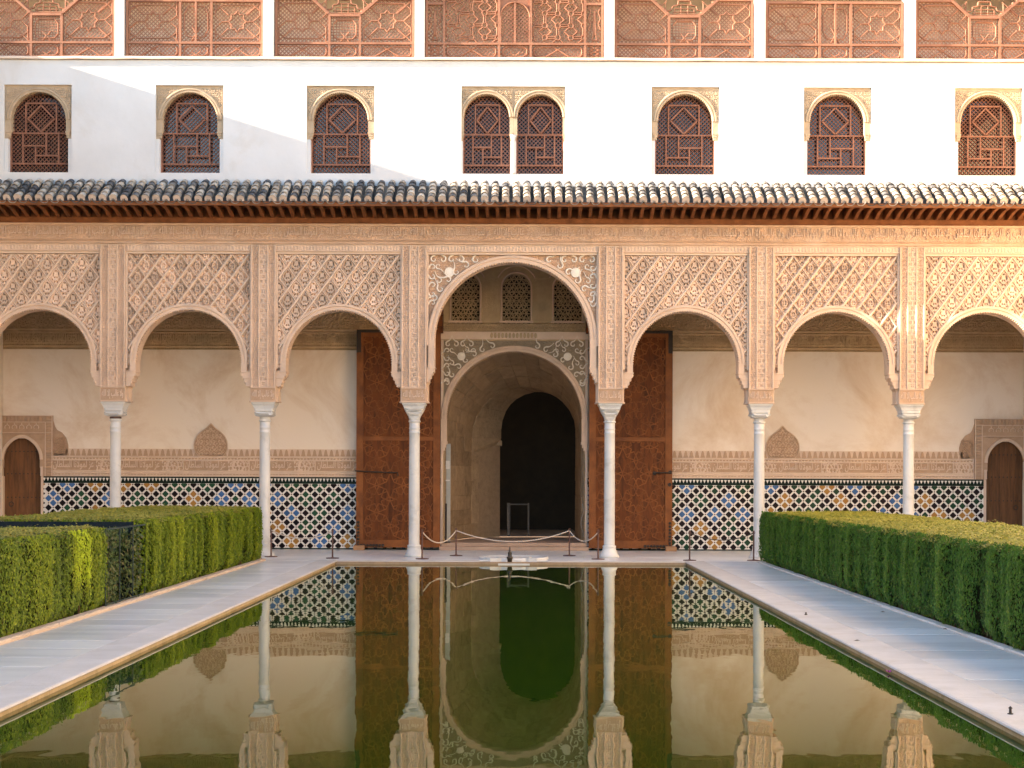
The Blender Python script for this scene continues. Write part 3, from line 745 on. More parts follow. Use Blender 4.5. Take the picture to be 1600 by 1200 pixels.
def window_shape(cx, hw_b, hw_a, z0, zi, zc, n=28):
    return [(cx-hw_b, z0), (cx+hw_b, z0), (cx+hw_b, zi), (cx+hw_a, zi+.05)] + arch_pts(cx, hw_a, zc, n, 0, 180) + [(cx-hw_a, zi+.05), (cx-hw_b, zi)]
def spandrel_fn(x, z): return .6*vine(x, z, .09)+.4*rosette(x, z, .045, 4)
def make_window(cx, flip, x0, x1, name='window'):
    """stucco surround with scalloped arch, lath lattice with rails, glass behind"""
    z0, z1 = WZ0, WZ1
    single = (x1-x0) < 1.6
    cxs = [cx] if single else [PX(758.5,YA), PX(842,YA)]
    hb, ha, zi, zc = (.62,.565,z0+.82,z0+1.10) if single else (.49,.47,z0+.80,z0+1.18)
    w = link(name, None, PAL, (cx, YA, z0))
    if not single: w['label'] = 'twin arched lattice window with a slender white colonnette'
    yp = YA+.05
    # surround, split into columns so that each outline stays simple
    mids = [x0] + [(cxs[i]+cxs[i+1])/2 for i in range(len(cxs)-1)] + [x1]
    for i,c in enumerate(cxs):
        a, d = mids[i], mids[i+1]
        half_r = [(c+hb, z0)] + [(c+hb, zi), (c+ha, zi+.05)] + arch_pts(c, ha, zc, 40, 0, 180) + [(c-ha, zi+.05), (c-hb, zi), (c-hb, z0)]
        zj = zi-.12; o_ = [(a+.001, z1-.001), (a+.001, zj)] + [(x_, max(z_, zj)) for x_,z_ in half_r[::-1]] + [(d-.001, zj), (d-.001, z1-.001)]
        q = MB(); q.poly(o_, yp, YA+.28); q.build('surround', M_STUCCO_W, w)
        for e0,e1 in ((a+.001,c-hb),(c+hb,d-.001)):
            q = MB(); q.box(e0, e1, YA+.03, YA+.28, z0+.001, zj-.001); q.build('jamb', M_WHITE, w)
        q = MB(); scallop_arch(q, c, zc, ha-.012, ha+.085, YA+.022, YA+.12, 40, .012); q.build('arch_moulding', M_STUCCO_W, w)
        q = MB()                                      # carved spandrel
        nx, nz = 96, 56
        X, Z = np.meshgrid(np.linspace(a+.03, d-.03, nx), np.linspace(zc+.02, z1-.07, nz)); ok = np.hypot(X-c, Z-zc) > ha+.07
        Hh = spandrel_fn(X, Z); ii = -np.ones(X.shape, int)
        for j_ in range(nz-1):
            for i_ in range(nx-1):
                if ok[j_:j_+2,i_:i_+2].all():
                    f = []
                    for p_,r_ in ((j_,i_),(j_,i_+1),(j_+1,i_+1),(j_+1,i_)):
                        if ii[p_,r_] < 0: ii[p_,r_] = len(q.v); q.v.append((X[p_,r_], yp-.001-.02*Hh[p_,r_], Z[p_,r_]))
                        f.append(int(ii[p_,r_]))
                    q.f.append(tuple(f))
        q.build('carved_spandrel', M_STUCCO_W, w)
        for s in (-1,1):                              # small imposts
            q = MB(); xx = c+s*(ha+.045)
            q.loft([[(xx-e_,YA+y_,z_),(xx+e_,YA+y_,z_),(xx+e_,YA+.10,z_),(xx-e_,YA+.10,z_)] for e_,y_,z_ in ((.03,.04,zi-.10),(.03,.04,zi-.05),(.04,.03,zi-.045),(.04,.03,zi),(.05,.02,zi+.005),(.05,.02,zi+.035))])
            q.build('impost', M_STUCCO_W, w)
        poly = window_shape(c, hb+.01, ha+.01, z0, zi, zc)
        yl = YA+.185
        conv = rect(c-hb, c+hb, z0+.01, zi+.03); arch_c = [(c-ha, zi+.03), (c+ha, zi+.03)] + arch_pts(c, ha, zc, 20, 0, 180)
        q = MB()
        dia = [(c, zc-.30), (c+.20, zc), (c, zc+.30), (c-.20, zc)] if False else None
        lattice(q, conv, .060, .0150, yl, yl+.012); lattice(q, arch_c, .060, .0150, yl, yl+.012)
        o = q.build('lattice', M_LATT, w); o['kind'] = 'stuff'
        k = hb/.62
        def rail(p, r_):
            qq = MB(); fx = -1 if flip else 1; dy_ = .003 if abs(p[1]-r_[1]) < .01 else (0 if abs(p[0]-r_[0]) < .01 else .006)
            qq.bar((c+fx*p[0]*k, z0+p[1]), (c+fx*r_[0]*k, z0+r_[1]),   .030, yl-.022-dy_, yl+.02); qq.build('rail', M_LATTR, w)
        e = .62
        for p,r_ in (((-e,.02),(e,.02)), ((-e,.21),(e,.21)), ((-e,.84),(e,.84)), ((-.30,1.46),(.33,1.46)), ((-.30,.84),(-.30,1.46)), ((.33,.84),(.33,1.46)),
                     ((-.36,.21),(-.36,.84)), ((.38,.21),(.38,.84)), ((-.36,.58),(.12,.58)), ((.12,.38),(.12,.84)), ((-.10,.21),(-.10,.58)), ((-.10,.38),(.38,.38)),
                     ((-.26,1.14),(.015,1.42)), ((.015,1.42),(.29,1.14)), ((.29,1.14),(.015,.87)), ((.015,.87),(-.26,1.14)), ((-e+.015,.02),(-e+.015,.84)), ((e-.015,.02),(e-.015,.84))):
            rail(p, r_)
        q = MB(); q.box(c-hb, c+hb, YA+.30, YA+.305, z0, zc+ha); q.build('pane', M_GLASS, w)
    if not single:
        xm = mids[1]; q = MB(); q.lathe([(.05,z0),(.05,z0+.03),(.036,z0+.06),(.034,z0+.66),(.045,z0+.68),(.045,z0+.70),(.036,z0+.71),(.07,z0+.80)], xm, YA+.03, 16); q.build('colonnette', M_MARBLE, w, True)
    return w
for x,fl in WSP: make_window(x, fl, x-WHW, x+WHW)
make_window((DW0+DW1)/2, 0, DW0, DW1)

# -------- upper gallery: white posts and carved wooden screens
POSTS = [(-60,-43),(176,191),(408,425),(645,661),(942,958),(1177,1194),(1412,1429),(1647,1662)]
ZS0, ZS1 = ZLEDGE+.072, 12.35
for a,c in POSTS:
    q = MB(); q.box(PX(a,YA)+.005, PX(c,YA)-.005, YA+.005, YA+.36, ZS0-.001, ZS1); q.build('post', M_WHITE, PAL)
b = MB(); b.box(-EXT, EXT, YA-.1, YA+3.4, ZS1, ZS1+.25); b.build('upper_gallery_ceiling', M_EAVE, PAL)
b = MB(); b.box(-EXT, EXT, YA+2.6, YA+2.8, ZS0, ZS1); b.build('upper_gallery_wall', M_WALL, PAL)
YS = YA+.15
def strap_oct(mb, x0, x1, z0, z1, y, kind):
    """strapwork over the lattice: a long octagon knot (bottom panels), a star field (main panels), or a chain (narrow ones)"""
    cx, cz = (x0+x1)/2, (z0+z1)/2; w, h = (x1-x0)/2, (z1-z0)/2; t = .026; yb, yf = y+.004, y-.024
    def P(pts, closed=True): mb.path([(cx+px_*w, cz+pz_*h) for px_,pz_ in pts], t, yb, yf, closed)
    if kind == 'knot':
        P([(-.92,-.35),(-.80,-.75),(-.45,-.75),(.18,.75),(.62,.75),(.84,.75),(.92,.35),(.92,-.35),(.84,-.75),(.45,-.75),(-.18,.75),(-.62,.75),(-.84,.75),(-.92,.35)])
    elif kind == 'chain':
        P([(-.55,-.9),(.55,-.3),(-.55,.3),(.55,.9)], False); P([(.55,-.9),(-.55,-.3),(.55,.3),(-.55,.9)], False)
    elif kind == 'short':
        P([(-.8,-.4),(-.55,-.75),(.55,-.75),(.8,-.4),(.8,.4),(.55,.75),(-.55,.75),(-.8,.4)])
        P([(-.3,-.95),(.3,-.2)], False); P([(.3,-.95),(-.3,-.2)], False)
    elif kind == 'star':
        s = .34; p8 = []
        for k in range(16):
            a = 2*PI*k/16; r = s*(1.28 if k % 2 == 0 else .95); p8.append((r*math.cos(a)*h/w*1.0 if w > h else r*math.cos(a), r*math.sin(a)*1.15))
        P(p8)
        P([(-.9,-.55),(-.62,-.82),(.62,-.82),(.9,-.55)], False); P([(-.9,.55),(-.62,.82),(.62,.82),(.9,.55)], False)
        for sx in (-1,1):
            P([(sx*.9,-.9),(sx*.9,-.3),(sx*.62,0),(sx*.9,.3),(sx*.9,.9)], False)
            P([(sx*.95,-.98),(sx*.36,-.34)], False); P([(sx*.95,.98),(sx*.36,.34)], False)
            P([(sx*.36,0),(sx*.62,0)], False)
    elif kind == 'fret':
        p_ = 2*w/4.0; nz_ = int(2*h/p_)+1; r = p_*.20; pol = rect(x0+.01, x1-.01, z0+.01, z1-.01)
        def sg(a, c):
            t_ = clipseg(a, c, pol)
            if t_: mb.ridge(t_[0], t_[1], t, yb, yf)
        for jz in range(nz_+1):
            for ix in range(5):
                c0, c1 = x0+ix*p_, z0+(jz+.45)*p_*.92; k_ = (ix+jz) % 2
                o8 = [(c0+r*math.cos(2*PI*i/8+PI/8), c1+r*math.sin(2*PI*i/8+PI/8)) for i in range(8)]
                for i in range(8): sg(o8[i], o8[(i+1)%8])
                e = p_*.5
                if k_:
                    for dz in (-1,1): sg((c0+r*.9,c1+dz*r*.4),(c0+p_-r*.9,c1+dz*r*.4))
                    sg((c0+r*.7,c1+r*.7),(c0+e,c1+e*.92)); sg((c0-r*.7,c1+r*.7),(c0-e,c1+e*.92))
                else:
                    for dx in (-1,1): sg((c0+dx*r*.4,c1+r*.9),(c0+dx*r*.4,c1+p_*.92-r*.9))
                    sg((c0+r*.7,c1-r*.7),(c0+e,c1-e*.92)); sg((c0-r*.7,c1-r*.7),(c0-e,c1-e*.92))
    elif kind == 'vase':
        P([(-.28,-.85),(.28,-.85),(.16,-.6),(.10,.1),(.04,.7),(-.04,.7),(-.10,.1),(-.16,-.6)]); P([(0,-.6),(0,.6)], False)
        P([(-.75,.9),(-.45,.6),(-.75,.3),(-.45,0),(-.75,-.3)], False); P([(.75,.9),(.45,.6),(.75,.3),(.45,0),(.75,-.3)], False)
def framed(w, x0, x1, z0, z1, kind, pitch=.058, cut=None, ang=45):
    """one lattice panel: laths, strapwork; cut = 'l' or 'r' takes off that upper corner"""
    poly = rect(x0, x1, z0, z1)
    if cut == 'r': poly = [(x0,z0),(x1,z0),(x1,z1-.30),(x1-.34,z1),(x0,z1)]
    if cut == 'l': poly = [(x0,z0),(x1,z0),(x1,z1),(x0+.34,z1),(x0,z1-.30)]
    q = MB(); lattice(q, poly, pitch, .020, YS, YS+.012, ang); o = q.build('lattice', M_SCREEN, w); o['kind'] = 'stuff'
    q = MB(); strap_oct(q, x0, x1, z0, z1, YS, kind); tag(q.build('strapwork', M_SCREEN, w), kind='stuff')
    return poly
def bar_part(w, name, p, r_, wd=.05):
    d_ = {'rail':.004,'sloping_rail':.008,'shutter_stile':.002}.get(name, 0); q = MB(); q.bar(p, r_, wd, YS-.045-d_, YS+.03); q.build(name, M_SCREEN, w)
def make_screen(k, a, c):
    x0, x1 = PX(a,YA)+.01, PX(c,YA)-.01
    w = link('wooden_screen', None, PAL, ((x0+x1)/2, YS, ZS0))
    zr = PZ(66,YA); zt = PZ(2,YA)+.02
    if k == 3:
        xs = [x0, PX(691,YA), PX(777,YA), PX(827,YA), PX(912,YA), x1]; top = 12.30
        kinds = ['vase','fret',None,'fret','vase']; low = ['chain','knot','short','knot','chain']
        w['label'] = 'wide central wooden screen with arched double shutter'
    elif k % 2 == 1:
        xs = [x0, PX(a+86,YA), PX(a+135,YA), x1]; kinds = ['star','short','star']; low = ['knot','short','knot']; top = zt
    else:
        xs = [x0, PX(a+86,YA), PX(a+134,YA), x1]; kinds = ['star','short','star']; low = ['knot','short','knot']; top = zt
    n = len(xs)-1
    for i in range(n):
        u0, u1 = xs[i]+.02, xs[i+1]-.02
        framed(w, u0, u1, ZS0+.03, zr-.025, low[i])
        if k == 3:
            zt_ = {0:PZ(4,YA),4:PZ(4,YA)}.get(i, top)
            if i == 2:
                pc = (u0+u1)/2; hh = (u1-u0)/2-.02; q = MB(); pol = [(pc-hh,zr+.025),(pc+hh,zr+.025)]+arch_pts(pc, hh, PZ(24,YA), 16, 0, 180)
                lattice(q, pol, .058, .026, YS, YS+.012); o = q.build('lattice', M_SCREEN, w); o['kind'] = 'stuff'
                q = MB(); q.path(arch_pts(pc, hh+.02, PZ(24,YA), 16, 0, 180), .035, YS+.01, YS-.04); q.build('arched_head', M_SCREEN, w)
                q = MB(); q.poly([(u0,PZ(24,YA))]+arch_pts(pc, hh+.005, PZ(24,YA), 16, 180, 0)+[(u1,PZ(24,YA)),(u1,top),(u0,top)], YS, YS+.02); q.build('board', M_SCREEN, w)
                bar_part(w, 'shutter_stile', (pc,zr), (pc,PZ(24,YA)+hh), .045)
                for xx in (u0+.01, u1-.01): bar_part(w, 'shutter_stile', (xx,zr), (xx,PZ(24,YA)), .03)
            else: framed(w, u0, u1, zr+.025, zt_, kinds[i])
            if i in (0,4):
                bar_part(w, 'rail', (u0,zt_+.01), (u1,zt_+.01), .05)
                framed(w, u0, u1, zt_+.05, 12.3, 'chain')
        elif k % 2 == 1:
            framed(w, u0, u1, zr+.025, top, kinds[i], ang=45)
            if i == 1: bar_part(w, 'shutter_stile', ((u0+u1)/2,zr), ((u0+u1)/2,top), .04)
        else:
            if i == 1:
                tz = PZ(22,YA); framed(w, u0, u1, zr+.025, tz-.02, kinds[i], ang=0)
                bar_part(w, 'rail', (u0-.02,tz), (u1+.02,tz), .055)
                q = MB()                                # stepped merlon of carved strapwork above the low middle
                mc = (u0+u1)/2; st = [(-.38,.05),(-.38,.12),(-.27,.14),(-.24,.22),(-.14,.24),(-.12,.33),(.12,.33),(.14,.24),(.24,.22),(.27,.14),(.38,.12),(.38,.05)]
                q.path([(mc+x_,tz+z_) for x_,z_ in st], .03, YS+.02, YS-.02, True)
                for zz in (.10,.17,.25): q.path([(mc-.30+zz*.6,tz+zz),(mc+.30-zz*.6,tz+zz)], .022, YS+.02, YS-.015)
                for xx in (-.2,-.07,.07,.2): q.path([(mc+xx,tz+.03),(mc+xx,tz+.28-abs(xx)*.6)], .022, YS+.02, YS-.015)
                q.build('stepped_merlon', M_SCREEN, w)
            else:
                cut = 'r' if i == 0 else 'l'
                framed(w, u0, u1, zr+.025, top+.05, kinds[i], cut=cut)
                sx = u1 if cut == 'r' else u0; d = -1 if cut == 'r' else 1
                bar_part(w, 'sloping_rail', (sx,top-.25), (sx+d*.34,top+.05), .05)
                q = MB()
                for kk in range(4):
                    aa = (sx+d*(.02+kk*.08), top-.20+kk*.07); q.lathe([(.005,-.02),(.04,0),(.005,.02)], 0, 0, 8); 
                    q.v[-24:] = [(aa[0]+p_[0], YS+p_[2], aa[1]+p_[1]) for p_ in q.v[-24:]]
                q.build('carved_crest', M_SCREEN, w)
    for i in range(n+1):
        top_i = 12.3 if k == 3 else ((top+.03) if (k % 2 == 1 or i in (0,n)) else top-.22)
        xx = min(max(xs[i], x0+.028), x1-.028)
        bar_part(w, 'stile', (xx,ZS0), (xx,top_i), .05)
    for z_ in (ZS0+.02, zr): bar_part(w, 'rail', (x0,z_), (x1,z_), .045)
    if k != 3:
        if k % 2 == 1: bar_part(w, 'rail', (x0,top+.01), (x1,top+.01), .05)
        else:
            bar_part(w, 'rail', (x0,top+.06), (xs[1]-.34,top+.06), .05); bar_part(w, 'rail', (xs[2]+.34,top+.06), (x1,top+.06), .05)
for k in range(7): make_screen(k, POSTS[k][1], POSTS[k+1][0])

# -------- tiled eave
TP = .2125; y_e, z_e = 30.22, 7.165; y_w, z_w = YA-.01, 7.66
sl = math.atan2(z_w-z_e, y_w-y_e); SLN = math.hypot(z_w-z_e, y_w-y_e)
ROOF = link('roof', None, PAL, (0, y_e, z_e)); ROOF['label'] = 'tiled eave with carved wooden brackets'
def slope(x, s, h): return (x, s*math.cos(sl)-h*math.sin(sl), s*math.sin(sl)+h*math.cos(sl))
def tile_geo(mb, x, s0, ln, r0, r1, lift0, lift1, n=7, cap=False, th=.013):
    rings = []
    for s_, r_, lf in ((s0, r0, lift0), (s0+ln, r1, lift1)):
        o_ = [slope(x-r_*math.cos(PI*i/n), s_, lf+r_*.95*math.sin(PI*i/n)) for i in range(n+1)]
        i_ = [slope(x-(r_-th)*math.cos(PI*i/n), s_, lf+(r_-th)*.95*math.sin(PI*i/n)) for i in range(n, -1, -1)]
        rings.append(o_+i_)
    mb.loft(rings)
NT = int(2*EXT/TP); ROWS = 5; EXPO = SLN/ROWS
tm = MB(); tile_geo(tm, 0, 0, EXPO*1.35, .080, .064, .062, .038); TILE = tm.mesh('roof_tile', M_TERRA)
em = MB(); em.add([slope(0,.012,.052)]+[slope(-.074*math.cos(PI*i/10), .008, .050+.072*math.sin(PI*i/10)) for i in range(11)]+[slope(-.074,.008,.0),slope(.074,.008,.0)],
                  [tuple(range(11,0,-1)), (1,11,13,12)])
ENDM = em.mesh('tile_mortar', M_MORT_END)
far = MB()
random.seed(11)
for i in range(NT):
    x = -EXT+TP*(i+.5)
    for r_ in range(ROWS):
        jx, js = random.uniform(-.007,.007), random.uniform(-.012,.012)
        if r_ < 3 and 5 <= i < NT-5:
            p_ = slope(x+jx, r_*EXPO+js, .0); o = link('roof_tile', TILE, ROOF, (p_[0], y_e+p_[1], z_e+p_[2])); o.rotation_euler = (random.uniform(-.015,.015), random.uniform(-.03,.03), random.uniform(-.02,.02))
            if r_ == 0: o2_ = link('tile_mortar', ENDM, ROOF, (p_[0], y_e+p_[1]-.002, z_e+p_[2]))
        else:
            tile_geo(far, x+jx, r_*EXPO+js, EXPO*1.35 if r_ < ROWS-1 else EXPO*1.0, .080, .064, .062, .038)
o = far.build('upper_tile_rows', M_TERRA_S, ROOF, loc=(0,y_e,z_e)); o['kind'] = 'stuff'
pan = MB()
for i in range(NT+1):
    x = -EXT+TP*i
    n = 6; r0 = .094
    rings = []
    for s_ in (-.03, SLN):
        o_ = [slope(x-r0*math.cos(PI*k/n), s_, .050-r0*.9*math.sin(PI*k/n)) for k in range(n+1)]
        i_ = [slope(x-r0*math.cos(PI*k/n), s_, .032-r0*.9*math.sin(PI*k/n)) for k in range(n, -1, -1)]
        rings.append(i_+o_)
    pan.loft(rings)
o = pan.build('channel_tiles', M_PAN, ROOF, loc=(0,y_e,z_e)); o['kind'] = 'stuff'
q = MB(); q.add([(-EXT,)+slope(0,0,-.055)[1:], (EXT,)+slope(0,0,-.055)[1:], (EXT,)+slope(0,SLN,-.055)[1:], (-EXT,)+slope(0,SLN,-.055)[1:]], [(0,1,2,3)])
q.build('roof_deck', M_EAVE, ROOF, loc=(0,y_e,z_e))
q = MB(); rings = []
for k in range(81):
    xx = -EXT+2*EXT*k/80; d = random.uniform(-.004,.004); rings.append([(xx,y_e+.0,z_e-.085+d),(xx,y_e+.05,z_e-.085+d),(xx,y_e+.05,z_e-.035+d),(xx,y_e,z_e-.005+d)][::-1])
q.loft(rings); q.build('fascia_board', M_EAVE, ROOF)
q = MB(); q.add([(-EXT,y_e+.05,z_e-.03),(EXT,y_e+.05,z_e-.03),(EXT,YA,z_e-.01),(-EXT,YA,z_e-.01)], [(3,2,1,0)]); q.build('soffit_board', M_EAVE, ROOF)
q = MB(); q.box(-EXT, EXT, YA-.06, YA, ZFT+.003, ZFT+.10); q.box(-EXT, EXT, YA-.035, YA, ZFT-.012, ZFT+.002); q.box(-EXT, EXT, YA-.02, YA-.001, ZFT+.101, z_e+.02); q.build('wall_beam', M_EAVE, ROOF)
bp_ = [(YA-.001,z_e-.02),(y_e+.055,z_e-.035),(y_e+.055,z_e-.075),(y_e+.10,z_e-.095),(y_e+.20,z_e-.10),(y_e+.32,z_e-.112),(y_e+.45,z_e-.14),(y_e+.58,z_e-.18),(y_e+.68,z_e-.20),(YA-.001,z_e-.205)]
bm_ = MB(); bm_.loft([[(xx,y_,z_) for y_,z_ in bp_] for xx in (-.034,.034)]); BRK = bm_.mesh('bracket', M_EAVE)
x = -EXT+.1
while x < EXT:
    link('bracket', BRK, ROOF, (x+random.uniform(-.004,.004), 0, 0)); x += .2095

# -------- gallery: ceiling, back wall, dado
b = MB(); b.box(-EXT, EXT, YB, YW+.4, 6.62, 6.80)
GC = b.build('gallery_ceiling', M_CEIL, PAL)
x = -EXT+.2
while x < EXT:
    q = MB(); q.box(x, x+.10, YB, YW, 6.50, 6.62); q.build('ceiling_beam', M_CEIL, GC); x += .42
def WX(px): return PX(px, YW)
def WZ(py, px=VPX): return PZ(py, YW, px)
DX0, DX1 = WX(689.5), WX(917); DCX = (DX0+DX1)/2
DZT = WZ(531)                                         # top of the door arch panel
ZDADO = WZ(745,400); ZCREN = WZ(713,400); ZFRB = WZ(546,400)
SDC = (WX(35), WX(1570)); SDHW = .46
gw = MB()
segs = [(-EXT, SDC[0]-SDHW), (SDC[0]+SDHW, DX0), (DX1, SDC[1]-SDHW), (SDC[1]+SDHW, EXT)]
for a,c in segs: gw.box(a, c, YW, YW+.4, 0, 6.9)
for c in SDC: gw.box(c-SDHW, c+SDHW, YW, YW+.4, 2.50, 6.9)
gw.box(DX0, DX1, YW, YW+.4, WZ(410), 6.9)
gw.build('gallery_wall', M_WALL, PAL)
for s in (-1,1):
    b = MB(); a,c = sorted((s*(EXT-.12), s*(EXT+.3))); b.box(a, c, YB+.001, YW-.001, 0, 6.619); b.build('gallery_end_wall', M_WALL, PAL)
    b = MB(); a,c = sorted((s*(EXT-.03), s*(EXT+.3))); b.box(a, c, YA+.41, YW-.03, 6.9, ZS1); b.build('upper_end_wall', M_WALL, PAL)
# upper frieze of the gallery wall
def gfr(x, z):
    zz = z-ZFRB
    h = np.where(zz < .42, .35*rosette(x, z, .09, 4), .6*vine(x, z, .21)+.4*rosette(x, z, .10, 5))
    for e in (.01,.07,.38,.45): h = np.where(np.abs(zz-e) < .014, 1, h)
    return h
for (a,c) in ((-EXT, DX0-.003), (DX1+.003, EXT)):
    q = MB(); relief(q, a, c, ZFRB, 6.6, YW-.012, .030, gfr, .024); q.box(a, c, YW-.012, YW-.001, ZFRB-.012, 6.6)
    f_ = q.build('upper_frieze', M_STUCCO_G, PAL)
    x = a+.6
    while x < c-.3: link('inscription', inscription(T1, .95, .24, .026, M_STUCCO_G), f_, (x, YW-.026, ZFRB+.10)); x += 1.08
# lower inscription band with little merlons, ogee medallions
def lb_fn(x, z):
    zz = (z-ZDADO)/(ZCREN-ZDADO); u = (x % 1.50)/1.50
    cart = (u < .68)
    inner = (zz > .28) & (zz < .80)
    h = np.where(inner & cart, .10, .55*rosette(x, z, .075, 6)+.1)
    rr = np.hypot((u-.84)*1.5, (zz-.54)*(ZCREN-ZDADO)); h = np.where(np.abs(rr-.13) < .012, 1, h); h = np.where(rr < .02, 1, h)
    h = np.where(cart & (np.abs(u-.34) > .335) & inner, 1, h)
    for e in (.04,.16,.27,.81,.96): h = np.where(np.abs(zz-e) < .030, 1, h)
    return h
LEAFX0, LEAFX1 = PX(557,34.1), PX(1050,34.1)
def lower_band(a, c):
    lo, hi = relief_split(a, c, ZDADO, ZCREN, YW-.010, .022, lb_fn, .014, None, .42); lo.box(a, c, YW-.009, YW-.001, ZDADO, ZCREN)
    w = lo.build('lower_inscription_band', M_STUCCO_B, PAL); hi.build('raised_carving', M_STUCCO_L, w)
    x = math.floor(a/1.5)*1.5+.51
    while x < c:
        if x-.45 > a and x+.45 < c: link('inscription', inscription(T2, .92, .225, .020, M_STUCCO_L), w, (x, YW-.008, ZDADO+.15))
        x += 1.5
    q = MB(); x = a+.06; h_ = .15
    q.box(a, c, YW-.008, YW-.001, ZCREN+.001, ZCREN+h_+.012)
    q.build('merlon_ground', M_STUCCO_L, w)
    mer = MB(); mer.poly([(-.052,0),(.052,0),(.030,h_*.55),(.034,h_*.62),(.012,h_),(-.012,h_),(-.034,h_*.62),(-.030,h_*.55)], -.014, 0); me = mer.mesh('merlon', M_STUCCO_B)
    while x < c-.04: link('merlon', me, w, (x, YW-.008, ZCREN+.004)); x += .128
    return w
sd_edge = (WX(83), WX(1521))
lower_band(sd_edge[0], DX0-.01); lower_band(DX1+.01, sd_edge[1])
def ogee(hw, h): return [(hw*a, h*b) for a,b in ((.74,0),(.90,.10),(.985,.22),(1,.34),(.965,.46),(.87,.58),(.71,.68),(.51,.765),(.33,.83),(.19,.89),(.09,.95),(0,1))]
for px_, top in ((329.5,662),(1222.5,666)):
    c = WX(px_); pr_ = ogee(.375, WZ(top,px_)-ZCREN); full = [(c+x_, ZCREN+.003+z_) for x_,z_ in pr_]+[(c-x_, ZCREN+.003+z_) for x_,z_ in pr_[-2::-1]]
    q = MB(); q.poly(full, YW-.022, YW-.001); med = q.build('ogee_medallion', M_STUCCO_B, PAL)
    def inp(X, Z): return np.abs(X-c) < np.interp(Z-ZCREN, [p[1] for p in pr_], [p[0] for p in pr_])-.025
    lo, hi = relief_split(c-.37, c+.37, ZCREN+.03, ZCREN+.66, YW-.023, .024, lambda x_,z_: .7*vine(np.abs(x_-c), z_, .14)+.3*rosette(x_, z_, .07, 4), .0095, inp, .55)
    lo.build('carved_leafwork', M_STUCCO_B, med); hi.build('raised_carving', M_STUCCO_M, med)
    q = MB(); q.path(full, .022, YW-.02, YW-.042, True); q.build('border', M_STUCCO_M, med)

